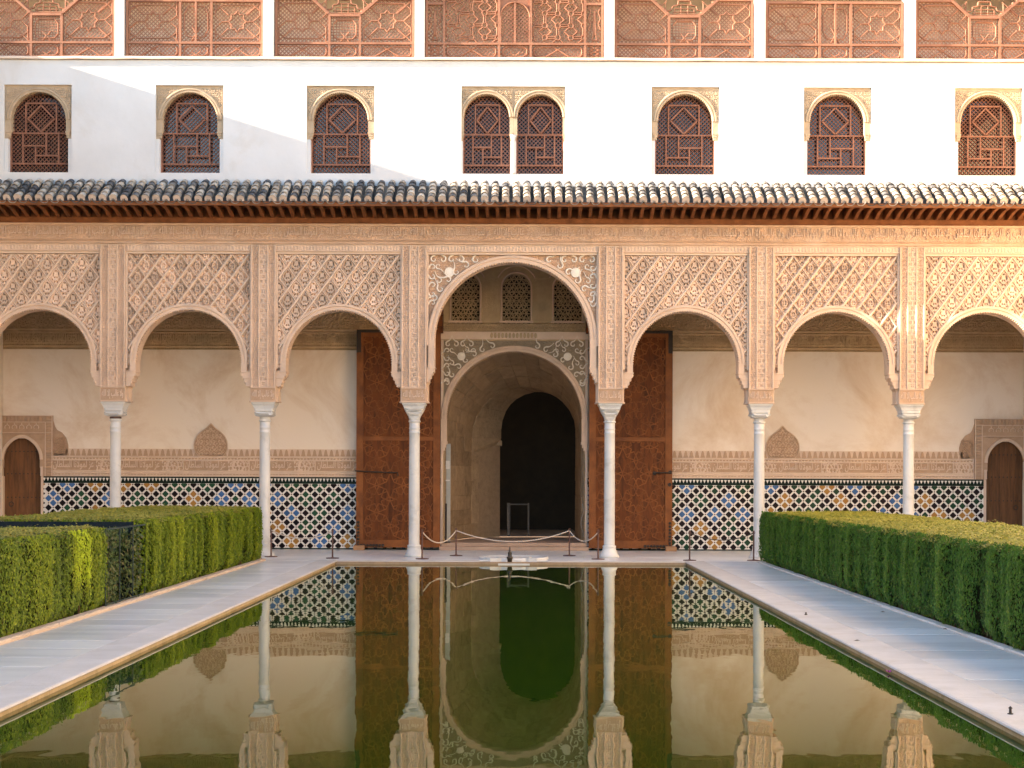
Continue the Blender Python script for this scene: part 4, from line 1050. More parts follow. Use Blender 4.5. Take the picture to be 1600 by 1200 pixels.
# tiled dado
TPZ = .2125; HP = TPZ/2
zd_top = ZDADO-.155
def dado(a, c, phase, side):
    q = MB(); q.box(a, c, YW-.012, YW-.001, 0.0, ZDADO-.002); d = q.build('tile_dado', M_ZW, PAL)
    d['label'] = 'mosaic tile dado of coloured lozenges, %s of the doorway' % side
    q = MB(); q.box(a, c, YW-.018, YW-.0121, ZDADO-.035, ZDADO-.003); q.box(a, c, YW-.018, YW-.0121, zd_top+.0, zd_top+.030); q.box(a, c, YW-.018, YW-.0121, 0, .028); q.box(a, c, YW-.0155, YW-.0121, zd_top+.03, ZDADO-.036)
    q.build('dark_border', M_ZD, d)
    q = MB(); x = a+.04
    while x < c-.04:
        q.poly([(x,zd_top+.045),(x+.028,ZDADO-.045),(x+.028,ZDADO-.036),(x-.028,ZDADO-.036),(x-.028,ZDADO-.045)], YW-.020, YW-.0156, back=False); x += .0795
    o = q.build('white_teeth', M_ZW, d); o['kind'] = 'stuff'
    r_ = .078
    def loz(mb, x_, z_, rr, y0, clipz0=.03, clipz1=None):
        clipz1 = clipz1 or zd_top-.002; e = rr*.86
        pts = [(x_,z_-rr),(x_+rr,z_),(x_,z_+rr),(x_-rr,z_)]
        if z_+rr > clipz1: dd = clipz1-z_; pts = [(x_,z_-rr),(x_+rr,z_),(x_+rr-dd,clipz1),(x_-rr+dd,clipz1),(x_-rr,z_)] if dd > 0 else [(x_,z_-rr),(x_+rr+dd,clipz1),(x_-rr-dd,clipz1)]
        if z_-rr < clipz0: dd = z_-clipz0; pts = [(x_+rr-dd,clipz0),(x_+rr,z_),(x_,z_+rr),(x_-rr,z_),(x_-rr+dd,clipz0)] if dd > 0 else [(x_+rr+dd,clipz0),(x_,z_+rr),(x_-rr-dd,clipz0)]
        mb.poly(pts, y0, YW-.0119, back=False)
    zc0 = zd_top-.135; rows = int(zc0/HP)+2; dots = MB(); stuff = {}
    cols = int((c-a)/HP)+1
    def colour(i, j):
        # clusters of four around a node every third tile
        for (di,dj) in ((1,0),(-1,0),(0,1),(0,-1)):
            ni, nj = i+di, j+dj
            if (ni+nj) % 2 == 1:
                u, v = ni+phase, nj-1+1
                if (v % 3 == 0) and ((u+ (3 if (v//3) % 2 else 0)) % 6 == 0):
                    K = (u+ (3 if (v//3) % 2 else 0))//6; rr = random.Random(K*131+ (v//3)*17+phase*7+1); 
                    return rr.choice(['b','o','g','o','b','g'] if (v//3) % 2 == 0 else ['o','b','g'])
        return 'k'
    MATC = {'k':M_ZK,'b':M_ZB,'o':M_ZO,'g':M_ZG}
    if not hasattr(dado, 'ME'):
        dado.ME = {}
        for kk,mm in MATC.items():
            t_ = MB(); t_.loft([[(0,-.0 -.0119+.012,-r_),(r_,-.0,0),(0,-.0,r_),(-r_,-.0,0)], [(0,-.005,-r_),(r_,-.005,0),(0,-.005,r_),(-r_,-.005,0)], [(0,-.007,-r_*.93),(r_*.93,-.007,0),(0,-.007,r_*.93),(-r_*.93,-.007,0)]], cap0=False)
            dado.ME[kk] = t_.mesh('lozenge_tile', mm)
        dado.n = 0
    for i in range(cols+1):
        for j in range(-1, rows+1):
            x_ = a+i*HP+.03; z_ = zc0-j*HP+HP
            if x_+.0 > c-.01 or z_ < .0 or z_ > zd_top+.03: continue
            if (i+j) % 2 == 0:
                kc = colour(i, j)
                if kc == 'k' and random.random() < .06: kc = 'g'
                full = z_+r_ < zd_top and z_-r_ > .03 and x_+r_ < c and x_-r_ > a
                near = (x_ > WX(420)) if side == 'left' else (x_ < WX(1185))
                if full and near and dado.n < 300:
                    link('lozenge_tile', dado.ME[kc], d, (x_, YW-.0121, z_)); dado.n += 1
                else:
                    mb = stuff.setdefault(kc, MB())
                    if x_+r_ > c or x_-r_ < a: loz(mb, x_, z_, min(r_, c-x_, x_-a) if min(c-x_, x_-a) > .02 else .02, YW-.018)
                    else: loz(mb, x_, z_, r_, YW-.018)
            else:
                if .06 < z_ < zd_top-.02 and a+.02 < x_ < c-.02: loz(dots, x_, z_, .019, YW-.017)
    for kk,mb in stuff.items():
        o = mb.build({'k':'black','b':'blue','o':'ochre','g':'green'}[kk]+'_lozenge_tiles', MATC[kk], d); o['kind'] = 'stuff'
    o = dots.build('small_square_tiles', M_ZR, d); o['kind'] = 'stuff'
dado(SDC[0]+SDHW+.005, DX0-.01, 1, 'left'); dado(DX1+.01, SDC[1]-SDHW-.005, 3, 'right')

# side doors with carved frames
def side_door(c, s, lab):
    w = link('side_door', None, PAL, (c, YW, 0)); w['label'] = lab
    hw, ha = SDHW-.03, SDHW-.05
    zi, zc, ap = WZ(735), WZ(722), WZ(688)
    k = (ap-zc)
    ar = [(c+ha*math.cos(R(t)), zc+k*math.sin(R(t))*(1+.06*math.sin(R(t))**8)) for t in np.linspace(0,180,33)]
    fx = abs(WX(83)-SDC[0]); zt = WZ(652)
    o_ = [(c-fx,zt),(c-fx,ZDADO-.001),(c-hw,ZDADO-.001),(c-hw,zi),(c-ha,zi+.03)]+ar[::-1]+[(c+ha,zi+.03),(c+hw,zi),(c+hw,ZDADO-.001),(c+fx,ZDADO-.001),(c+fx,zt)]
    q = MB(); q.poly(o_, YW-.05, YW-.001); q.build('frame', M_STUCCO_B, w)
    q = MB(); q.path([(x_*1+ (x_-c)*.09, z_+.02) for x_,z_ in ar], .075, YW-.05, YW-.085)
    for e in (-1,1):
        q.box(*sorted((c+e*(hw+.0), c+e*(hw+.055))), YW-.075, YW-.051, ZDADO, zi+.05)
        q.box(*sorted((c+e*(fx-.02), c+e*fx)), YW-.07, YW-.051, ZDADO, zt); q.box(*sorted((c+e*(fx-.17), c+e*(fx-.155))), YW-.068, YW-.051, ZDADO, zt-.15)
    for z_ in (zt-.012, zt-.155, zt-.40): q.box(c-fx+.021, c+fx-.021, YW-.068, YW-.051, z_, z_+.012)
    q.build('moulding', M_STUCCO_L, w)
    q = MB(); relief(q, c-fx+.16, c+fx-.16, ap+.09, zt-.41, YW-.051, .02, spandrel_fn, .014)
    for e in (-1,1):
        a,d = sorted((c+e*(fx-.15), c+e*(fx-.025))); relief(q, a, d, ZDADO+.02, zt-.02, YW-.051, .018, lambda x_,z_: sharp(np.sin(z_*95)), .012)
    relief(q, c-fx+.16, c+fx-.16, zt-.135, zt-.02, YW-.051, .02, lambda x_,z_: sharp(np.sin(x_*70)+.4*np.sin(x_*31+z_*50)), .012)
    q.build('carving', M_STUCCO_B, w)
    for kx in range(-6,7):                                # small blind arches
        x_ = c+kx*.165
        if abs(x_-c) > fx-.22: continue
        q = MB(); q.path(arch_pts(x_, .055, zt-.27, 8, -30, 210), .018, YW-.05, YW-.072); q.path([(x_,zt-.215),(x_,zt-.17)], .016, YW-.05, YW-.07); q.build('blind_arch', M_STUCCO_L, w)
    # ogee shoulder beside the frame
    for e in (-1,1):
        hs = WZ(660)-ZCREN; pts = [(0,0),(.30,0),(.345,.10),(.345,.24),(.30,.40),(.20,.52),(.09,.58),(.05,.64),(0,hs)]
        pp = [(c+e*(fx+.001+x_), ZCREN+.005+z_) for x_,z_ in pts]
        if e < 0: pp = pp[::-1]
        q = MB(); q.poly(pp, YW-.022, YW-.001)
        Xa, Xb = sorted((c+e*(fx+.03), c+e*(fx+.28))); relief(q, Xa, Xb, ZCREN+.05, ZCREN+.42, YW-.023, .022, lambda x_,z_: vine(x_, z_, .12), .012)
        q.build('ogee_shoulder', M_STUCCO_B, w)
    # leaf: planks with studs
    for kx in range(5):
        x0_ = c-SDHW+kx*SDHW*.4; q = MB(); q.cbox(x0_+.003, x0_+SDHW*.4-.003, YW+.10, YW+.15, 0, 2.52, .004); q.build('plank', M_PLANK, w)
    q = MB()
    for z_ in (WZ(708),WZ(743),WZ(780),.3):
        for kx in range(9):
            x_ = c-SDHW*.8+kx*SDHW*.2
            q.lathe([(.016,0),(.014,.008),(.004,.014)], 0, 0, 8); q.v[-24:] = [(x_+p_[0], YW+.104-p_[2], z_+p_[1]) for p_ in q.v[-24:]]
    o = q.build('iron_studs', M_IRON, w); o['kind'] = 'stuff'
    q = MB(); q.tube([(c-s*.28*1.0+.05*math.cos(t), YW+.085, 1.0+.05*math.sin(t)) for t in np.linspace(0,2*PI,14)], .009); q.build('ring_handle', M_IRON, w)
    for e in (-1,1):
        q = MB(); q.box(*sorted((c+e*hw, c+e*(hw+.055))), YW-.03, YW+.09, 0, ZDADO-.004); q.build('jamb', M_STUCCO_L, w)
side_door(SDC[0], 1, 'low arched plank door at the left end of the gallery wall')
side_door(SDC[1], -1, 'low arched plank door at the right end of the gallery wall')

# -------- main doorway
DW = link('doorway', None, PAL, (DCX, YW, 0)); DW['label'] = 'tall central doorway arch with white scroll spandrels'
dhw = (DX1-DX0)/2; ra = 106/ (FPX/YW); zc = WZ(655); zft = WZ(690)
o_ = [(DX0+.001,DZT),(DX0+.001,0.17),(DCX-dhw+.05,.17),(DCX-dhw+.05,zft-.12),(DCX-ra-.02,zft-.06),(DCX-ra-.02,zft),(DCX-ra,zft+.02)]+arch_pts(DCX,ra,zc,56,180,0)+[(DCX+ra,zft+.02),(DCX+ra+.02,zft),(DCX+ra+.02,zft-.06),(DCX+dhw-.05,zft-.12),(DCX+dhw-.05,.17),(DX1-.001,.17),(DX1-.001,DZT)]
q = MB(); q.poly(o_, YW-.06, YW+.45); q.build('arch_surround', M_STUCCO_G, DW)
q = MB(); scallop_arch(q, DCX, zc, ra-.02, ra+.125, YW-.10, YW+.05, 96, .016); q.build('arch_moulding', M_STUCCO, DW)
for s in (-1,1):
    q = MB(); a,c = sorted((DCX+s*(ra-.015), DCX+s*(ra+.09))); q.box(a, c, YW-.09, YW+.05, zft+.0, zc)
    for k in range(4): a,c = sorted((DCX+s*(ra-.03+k*.03), DCX+s*(dhw-.002))); q.box(a, c, YW-.10, YW+.10, zft-.07*(k+1), zft-.07*k-.001)
    q.build('arch_corbel', M_STUCCO, DW)
    q = MB(); a,c = sorted((DCX+s*(dhw-.045), DCX+s*(dhw+.01))); q.box(a, c, YW-.085, YW-.061, .17, DZT-.01); q.build('edge_strip', M_STUCCO_L, DW)
hx = dhw-.06
X, Z = np.meshgrid(np.linspace(DCX-hx, DCX+hx, 200), np.linspace(zc+.25, DZT-.03, 110)); ok = np.hypot(X-DCX, Z-zc) > ra+.11
Hh = .6*vine(X, Z, .10)+.4*rosette(X, Z, .05, 4); ii = -np.ones(X.shape, int); q = MB()
for j_ in range(109):
    for i_ in range(199):
        if ok[j_:j_+2,i_:i_+2].all():
            f = []
            for p_,r_ in ((j_,i_),(j_,i_+1),(j_+1,i_+1),(j_+1,i_)):
                if ii[p_,r_] < 0: ii[p_,r_] = len(q.v); q.v.append((X[p_,r_], YW-.061-.018*Hh[p_,r_], Z[p_,r_]))
                f.append(int(ii[p_,r_]))
            q.f.append(tuple(f))
q.build('carved_ground', M_STUCCO_D, DW)
spandrel_scrolls(DW, DCX, zc, ra+.12, hx, DZT-.03, YW-.08, .92)
# lintel course and carved strip
q = MB(); q.box(DX0-.03, DX1+.03, YW-.10, YW+.3, DZT+.002, WZ(519)); lint = q.build('lintel', M_STUCCO_L, DW)
x = DCX-.52
for k in range(13):
    q = MB(); q.lathe([(.036,0),(.040,.012),(.03,.022),(.006,.026)], 0, 0, 10); q.v = [(x+k*.083+p_[0]*.8, YW-.101-p_[2], (DZT+WZ(519))/2+p_[1]*1.6) for p_ in q.v]; q.f = [f[::-1] for f in q.f]; q.build('carved_boss', M_STUCCO_G, DW)
q = MB(); relief(q, DX0, DX1, WZ(519)+.002, WZ(506), YW-.062, .03, lambda x_,z_: rosette(x_, z_, .085, 6), .012); q.box(DX0, DX1, YW-.06, YW+.3, WZ(519)+.002, WZ(506)); q.build('carved_strip', M_STUCCO_G, DW)
# three small arched lattice windows above
zb, zt = WZ(505), WZ(410)
cs = [WX(726.5), WX(806), WX(886.5)]; wl = .315; zsp = WZ(449)
lim = [DX0, (cs[0]+cs[1])/2, (cs[1]+cs[2])/2, DX1]
for i,c in enumerate(cs):
    a, d = lim[i]+.0005, lim[i+1]-.0005
    o_ = [(a,zt),(a,zb),(c-wl,zb),(c-wl,zsp)]+arch_pts(c, wl, zsp, 24, 180, 0)[1:-1]+[(c+wl,zsp),(c+wl,zb),(d,zb),(d,zt)]
    q = MB(); q.poly(o_, YW-.04, YW+.25); q.build('window_wall', M_STUCCO_G, DW)
    q = MB(); pol = [(c-wl,zb),(c+wl,zb)]+arch_pts(c, wl, zsp, 16, 0, 180); y_ = YW+.10
    for a_ in (0,60,120):
        ux, uz = math.cos(R(a_)), math.sin(R(a_))
        for k in range(-16,17):
            ox, oz = c-uz*k*.098, zsp+ux*k*.098; sgm = clipseg((ox-ux*2,oz-uz*2),(ox+ux*2,oz+uz*2),pol)
            if sgm: q.bar(sgm[0], sgm[1], .020, y_, y_+.03)
    for kx in range(-3,4):
        for kz in range(-1,12):
            x_, z_ = c+kx*.196+(.098 if kz % 2 else 0), zb+.1+kz*.17*.5*2*.5*2*.5
            if abs(x_-c) < wl-.05 and z_ < zsp+math.sqrt(max(0,wl*wl-(x_-c)**2))-.05: q.path(arch_pts(x_, .042, z_, 8, 0, 360), .016, y_+.01, y_-.014)
    o = q.build('lattice', M_STUCCO_G, DW); o['kind'] = 'stuff'
    q = MB(); q.path([(c+wl+.025,zb),(c+wl+.025,zsp)]+arch_pts(c, wl+.025, zsp, 20, 0, 180)+[(c-wl-.025,zb)], .04, YW-.035, YW-.065); 
    q.path(arch_pts(c, wl+.15, zsp+.02, 20, 8, 172), .03, YW-.035, YW-.055); q.box(c-wl-.07, c+wl+.07, YW-.07, YW-.041, zb+.0, zb+.05)
    q.build('arch_trim', M_STUCCO, DW)
for c in ((cs[0]+cs[1])/2, (cs[1]+cs[2])/2):
    q = MB()
    for dx in (-.12,.0,.12): q.box(c+dx-.028, c+dx+.028, YW-.07, YW-.041, zb+.06, zsp+.15)
    q.box(c-.17, c+.17, YW-.075, YW-.0411, zsp+.155, zsp+.21); q.poly([(c-.13,zsp+.215),(c+.13,zsp+.215),(c,zsp+.42)], YW-.07, YW-.041); q.build('pilaster', M_STUCCO_G, DW)
b = MB(); b.box(DX0, DX1, YW+.28, YW+.34, zb-.1, zt); b.build('dark_backing', M_DARK, DW)  # near-black sheet standing in for the unlit space behind the lattices
for s in (-1,1):                                         # carved wooden corbels beside the windows
    q = MB(); xc_ = DCX+s*(dhw+.06)
    for k in range(5):
        a,c = sorted((xc_-s*.10, xc_+s*(.02+.03*k))); q.box(a, c, YW-.30-.06*k, YW-.02, WZ(522)+k*.13, WZ(522)+k*.13+.128)
    q.build('wooden_corbel', M_DOOR, DW)

# passage behind the doorway: barrel, stepped ashlar wall with a smaller arch, dark hall
YI = 36.9; sI = FPX/YI
def IX(px): return CX+(px-VPX)/sI
def IZ(py): return CZ+(VPY-py)/sI
sB = FPX/(YI+.75)
def BX(px): return CX+(px-VPX)/sB
def BZ(py): return CZ+(VPY-py)/sB
NSEG = 15
ZBR = 2.62
def outline(xl, xr, zsp_, rz, n=NSEG, zb_=.165):
    cx_, r_ = (xl+xr)/2, (xr-xl)/2
    dense = [(xl, ZBR)]*(zsp_ > ZBR)+[(cx_-r_*math.cos(PI*k/120), zsp_+rz*math.sin(PI*k/120)) for k in range(121)]+[(xr, ZBR)]*(zsp_ > ZBR)
    dense = [p for p in dense if p[1] >= ZBR-1e-6]
    L_ = [0]
    for a_, c_ in zip(dense, dense[1:]): L_.append(L_[-1]+math.hypot(c_[0]-a_[0], c_[1]-a_[1]))
    up = [(float(np.interp(L_[-1]*k/n, L_, [p[0] for p in dense])), float(np.interp(L_[-1]*k/n, L_, [p[1] for p in dense]))) for k in range(n+1)]
    x0_, x1_ = up[0][0], up[-1][0]
    return [(x0_, zb_+(ZBR-zb_)*k/7) for k in range(7)]+up+[(x1_, zb_+(ZBR-zb_)*k/7) for k in range(6,-1,-1)]
OUT0 = outline(DCX-ra-.015, DCX+ra+.015, zc, ra+.012)
A_ = outline(IX(737), IX(904), 2.62, IZ(604)-2.62)
B_ = outline(BX(783), BX(899), BZ(672), BZ(612)-BZ(672))
B_ = [((BX(770) if (x_ < 0.2 and z_ < BZ(695)) else x_), z_) for x_,z_ in B_]
PAS = link('passage', None, PAL, (DCX, YI, 0)); PAS['label'] = 'ashlar stone passage leading into a dark hall'
def between(P0, y0, P1, y1, name, mat_, parent, gap=.009, rows=1, depth=.05):
    n = len(P0)
    for i in range(n-1):
        for r_ in range(rows):
            def L_(i_, t): 
                a, c = P0[i_], P1[i_]; return Vector((a[0]+(c[0]-a[0])*t, y0+(y1-y0)*t, a[1]+(c[1]-a[1])*t))
            t0, t1 = r_/rows, (r_+1)/rows
            p = [L_(i,t0), L_(i+1,t0), L_(i+1,t1), L_(i,t1)]
            ctr = sum(p, Vector())/4
            nrm = (p[1]-p[0]).cross(p[3]-p[0])
            if nrm.length < 1e-9: continue
            nrm.normalize()
            jit = random.uniform(0,.012)
            q_ = []
            for v in p:
                d_ = ctr-v; q_.append(v+d_.normalized()*min(gap, d_.length*.3))
            mb = MB(); front = [v-nrm*jit*FLIP for v in q_]; back = [v+nrm*depth*FLIP for v in p]
            mb.add(front+back, [(0,1,2,3),(0,4,5,1),(1,5,6,2),(2,6,7,3),(3,7,4,0)]); mb.build(name, mat_, parent)
FLIP = 1
OUTB = [(x_,z_) for x_,z_ in OUT0]
# barrel reveal between the arch surround and the ashlar wall
between(OUT0, YW+.45, OUTB, YW+.8, 'barrel_stone', M_STONE, PAS, rows=1)
between(OUTB, YW+.8, A_, YI+.02, 'ashlar_block', M_STONE, PAS, rows=3)
between(A_, YI+.03, B_, YI+.75, 'splay_stone', M_STONE, PAS, rows=1)
def skin(P0, y0, P1, y1, off, name, mat_):
    mb = MB(); n = len(P0)
    mb.v = [(x_,y0+off,z_) for x_,z_ in P0]+[(x_,y1+off,z_) for x_,z_ in P1]
    mb.f = [(i,i+1,n+i+1,n+i) for i in range(n-1)]; return mb.build(name, mat_, PAS)
OUT2 = outline(DCX-ra-.045, DCX+ra+.045, zc, ra+.042); A3 = outline(IX(737)-.03, IX(904)+.03, 2.62, IZ(604)-2.62+.03)
skin(OUT2, YW+.8, A3, YI+.02, .0, 'mortar_bed', M_MORTAR)
big = outline(DCX-ra-.03, DCX+ra+.03, zc, ra+.03); skin(big, YW+.44, big, YW+.81, 0, 'mortar_bed', M_MORTAR)
A2 = outline(IX(737)-.03, IX(904)+.03, 2.62, IZ(604)-2.62+.03); B2 = outline(BX(783)-.03, BX(899)+.03, BZ(672), BZ(612)-BZ(672)+.03); skin(A2, YI+.03, B2, YI+.78, .02, 'mortar_bed', M_MORTAR)
q = MB(); q.cbox(BX(737), BX(784), YI+.70, YI+.92, BZ(697), BZ(688), .02); q.build('corbel', M_STONE, PAS)
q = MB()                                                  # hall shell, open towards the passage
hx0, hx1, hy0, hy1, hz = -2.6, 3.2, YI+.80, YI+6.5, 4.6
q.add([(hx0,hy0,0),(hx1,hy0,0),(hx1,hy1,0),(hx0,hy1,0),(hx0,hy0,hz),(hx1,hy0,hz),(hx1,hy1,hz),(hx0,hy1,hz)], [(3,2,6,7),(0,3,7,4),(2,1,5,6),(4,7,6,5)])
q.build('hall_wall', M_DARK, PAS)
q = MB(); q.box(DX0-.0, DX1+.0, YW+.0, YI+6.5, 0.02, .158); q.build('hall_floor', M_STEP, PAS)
q = MB(); q.cbox(DX0-.02, DX1+.03, YW-.32, YW+.0, 0, .085, .008); q.build('step', M_STEP, PAS)
q = MB(); q.cbox(DX0+.01, DX1-.01, YW-.20, YW+.05, .085, .168, .008); q.build('step', M_STEP, PAS)
q = MB(); q.box(DX0+.06, DX0+.19, YW+.455, YW+.47, .17, WZ(693)); bd = q.build('notice_strip', M_PANEL, PAS)
q = MB(); q.box(DX0+.08, DX0+.17, YW+.448, YW+.454, WZ(733), WZ(720)); q.box(DX0+.08, DX0+.17, YW+.448, YW+.454, WZ(752), WZ(750)); q.build('notice_card', M_MARBLE, bd)
q = MB(); xk = WX(911); q.tube([(xk+.03*math.sin(k*.9), YW+.40, WZ(787)-k*.085) for k in range(10)], .008, 6); q.build('hanging_cable', M_CABLE, PAS)

# open door leaves folded back against the wall
def leaf(x0, x1, s, lab):
    z0, z1 = .055, PZ(516,34.1); y0, y1 = 34.05, 34.14
    w = link('door_leaf', None, PAL, ((x0+x1)/2, y0, 0)); w['label'] = lab
    q = MB(); q.box(x0, x1, y0, y1, z0, z1); q.build('board', M_DOOR, w)
    st = .16
    for nm,(a,c,d,e) in (('stile',(x0,x0+st,z0,z1)),('stile',(x1-st,x1,z0,z1)),('rail',(x0+st+.002,x1-st-.002,z0,z0+st*1.1)),('rail',(x0+st+.002,x1-st-.002,z1-st,z1)),('rail',(x0+st+.002,x1-st-.002,(z0+z1)/2-.05,(z0+z1)/2+.05))):
        q = MB(); q.cbox(a+.001, c-.001, y0-.022, y0-.001, d+.001, e-.001, .004); q.build(nm, M_DOORR, w)
    # star strapwork fields
    for (fz0,fz1) in ((z0+st*1.15,(z0+z1)/2-.055),((z0+z1)/2+.055,z1-st-.01)):
        pol = rect(x0+st+.005, x1-st-.005, fz0, fz1); q = MB(); cxm = (x0+x1)/2; cell = (x1-x0-2*st)/2.6
        rows = int((fz1-fz0)/cell)+2
        def seg(p, r_):
            s_ = clipseg(p, r_, pol)
            if s_: q.ridge(s_[0], s_[1], .024, y0+.002, y0-.008)
        for jr in range(-1, rows+1):
            for ic in range(-1,4):
                cx_, cz_ = x0+st+(ic+.5)*cell, fz0+(jr+.5)*cell
                pts = [(cx_+cell*.5*(.62 if k % 2 else .36)*math.cos(PI*k/8+PI/8), cz_+cell*.5*(.62 if k % 2 else .36)*math.sin(PI*k/8+PI/8)) for k in range(16)]
                for k in range(16): seg(pts[k], pts[(k+1)%16])
                for k in range(1,16,2):
                    a_ = PI*k/8+PI/8; seg(pts[k], (cx_+cell*.5*1.0*math.cos(a_+.16), cz_+cell*.5*1.0*math.sin(a_+.16))); seg(pts[k], (cx_+cell*.5*1.0*math.cos(a_-.16), cz_+cell*.5*1.0*math.sin(a_-.16)))
                o8 = [(cx_+cell*.5*1.02*math.cos(2*PI*k/8), cz_+cell*.5*1.02*math.sin(2*PI*k/8)) for k in range(8)]
                for k in range(8): seg(o8[k], o8[(k+1)%8])
        tag(q.build('star_strapwork', M_DOORR, w), kind='stuff')
    hg = x0 if s < 0 else x1                               # outer edge: iron corner straps
    q = MB(); a,c = sorted((hg, hg-s*.10)); q.box(a, c, y0-.030, y0-.0225, z1-.52, z1-.005); a,c = sorted((hg-s*.101, hg-s*.62)); q.box(a, c, y0-.030, y0-.0225, z1-.07, z1-.005)
    q.build('iron_strap', M_IRON, w)
    q = MB()
    for k in range(9):
        xx = hg-s*(.05+k*.07); q.lathe([(.034,0),(.03,.015),(.01,.025)], 0, 0, 8); q.v[-24:] = [(xx+p_[0], y0-.022-p_[2], z0+.05+p_[1]) for p_ in q.v[-24:]]
    for k in range(7):
        q.lathe([(.034,0),(.03,.015),(.01,.025)], 0, 0, 8); q.v[-24:] = [(hg-s*.05+p_[0], y0-.022-p_[2], z0+.12+k*.075+p_[1]) for p_ in q.v[-24:]]
    o = q.build('iron_studs', M_IRON, w); o['kind'] = 'stuff'
    zz = PZ(738,34.1)
    if s < 0: pts = [(hg-.02,y0-.05,zz+.02),(hg+.3,y0-.06,zz),(hg+.86,y0-.05,zz-.02),(hg+.93,y0-.05,zz-.01),(hg+.95,y0-.05,zz-.09)]
    else: pts = [(hg-.40,y0-.03,zz-.01),(hg-.36,y0-.06,zz),(hg-.10,y0-.06,zz),(hg-.05,y0-.03,zz+.01)]
    q = MB(); q.tube(pts, .016, 8); q.build('iron_bolt', M_IRON, w)
    if s > 0:
        for xx,z_ in ((hg-.40,zz-.01),(hg-.05,zz+.01),(hg-.06,zz-.27)):
            q = MB(); q.lathe([(.045,0),(.04,.012),(.012,.02)], 0, 0, 12); q.v = [(xx+p_[0], y0-.022-p_[2], z_+p_[1]) for p_ in q.v]; q.build('iron_plate', M_IRON, w)
leaf(PX(557,34.1), PX(688,34.1), -1, 'tall carved wooden door leaf left of the doorway')
leaf(PX(920,34.1), PX(1050,34.1), 1, 'tall carved wooden door leaf right of the doorway')
for px_,lab in ((561,'small wooden wedge block under the left door leaf'),(1049,'small wooden wedge block under the right door leaf')):
    x = PX(px_,33.9); q = MB(); q.loft([[(x-.12,33.85,.001),(x+.12,33.85,.001),(x+.12,34.02,.001),(x-.12,34.02,.001)],[(x-.12,33.85,.09),(x+.12,33.85,.085),(x+.12,34.02,.10),(x-.12,34.02,.105)],[(x-.11,33.86,.10),(x+.11,33.86,.095),(x+.11,34.01,.11),(x-.11,34.01,.115)]])
    tag(q.build('door_block', mat('block_wood'+str(px_), (.42,.24,.13), (.34,.19,.10), 8, .8, .2, .2, 40, stretch=(1,1,6))), lab, 'door stop', 'wooden blocks under the door leaves')

# ------------------------------------------------------------------ things in the court
# rope barrier
def stanchion(px, py_base, h, lab, D=None):
    D = D or CZ*FPX/(py_base-VPY-(px-VPX)*.0035)
    x = PX(px, D); t = thing('barrier_post', lab, 'barrier post', (x, D, 0), 'rope barrier posts')
    q = MB(); q.lathe([(.13,.0),(.135,.006),(.13,.014),(.03,.022),(.016,.03)], x, D, 20); q.build('base', M_RUST, t)
    q = MB(); q.lathe([(.016,.022),(.0155,h-.02),(.020,h-.018),(.022,h-.006),(.014,h)], x, D, 12); q.build('pole', M_RUST, t)
    q = MB(); q.tube([(x+.026*math.cos(a), D-.0, h-.045+.02*math.sin(a)) for a in np.linspace(0,2*PI,12)], .005, 6); q.build('hook_ring', M_RUST, t)
    return (x, D, h-.05)
P1 = stanchion(660,873.5,.60,'rusty post just right of the column left of the doorway')
P2 = stanchion(713,868.5,.58,'rusty post at the left end of the long middle rope')
P3 = stanchion(890,868.5,.58,'rusty post at the right end of the long middle rope')
P4 = stanchion(935,874,.60,'rusty post just left of the column right of the doorway')
P5 = stanchion(520,872.5,.60,'rusty post at the left corner of the pool head')
P6 = stanchion(1078,876,.60,'rusty post at the right corner of the pool head')
P7 = stanchion(1178,876,.60,'rusty post at the far end of the right hedge')
P8 = stanchion(424,872,.60,'rusty post half hidden at the end of the left hedge', D=30.9)
def rope(a, c, sag, lab, m_=M_ROPE, r=.012):
    a, c = Vector(a), Vector(c); pts = []
    for k in range(25):
        t = k/24; p = a.lerp(c, t); p.z -= sag*4*t*(1-t); pts.append(p)
    q = MB(); q.tube(pts, r, 8); tag(q.build('barrier_rope', m_, smooth=True), lab, 'rope', 'ropes of the barrier')
rope(P1,P2,.24,'short sagging cream rope left of the steps'); rope(P2,P3,.23,'long sagging cream rope across the steps')
rope(P3,P4,.20,'short sagging cream rope right of the steps'); rope(P8,P5,.16,'cream rope in front of the left mosaic dado'); rope(P6,P7,.14,'dark rope in front of the right mosaic dado', M_IRON, .009)
# low metal gate inside the dark doorway
D_ = 38.4; x0, x1 = PX(795,D_), PX(826,D_)
t = thing('metal_gate_frame', 'low steel gate frame standing inside the dark doorway', 'gate', ((x0+x1)/2, D_, .16))
for x in (x0,x1):
    q = MB(); q.tube([(x,D_,.16),(x,D_,PZ(786,D_))], .045 if x == x0 else .022, 10); q.build('post', M_STEEL, t)
q = MB(); q.tube([(x0,D_,PZ(788,D_)),(x1,D_,PZ(788,D_))], .018, 8); q.build('top_rail', M_STEEL, t)
# thin dark stand left of the doorway
x = WX(697.5); t = thing('floor_stand', 'thin dark stand leaning at the left jamb of the doorway', 'stand', (x, YW-.15, .17))
q = MB(); q.tube([(x,YW-.15,.17),(x,YW-.15,WZ(787))], .022, 8); q.build('pole', M_IRON, t)
q = MB(); q.lathe([(.10,.17),(.10,.178),(.02,.19)], x, YW-.15, 14); q.build('base', M_IRON, t)
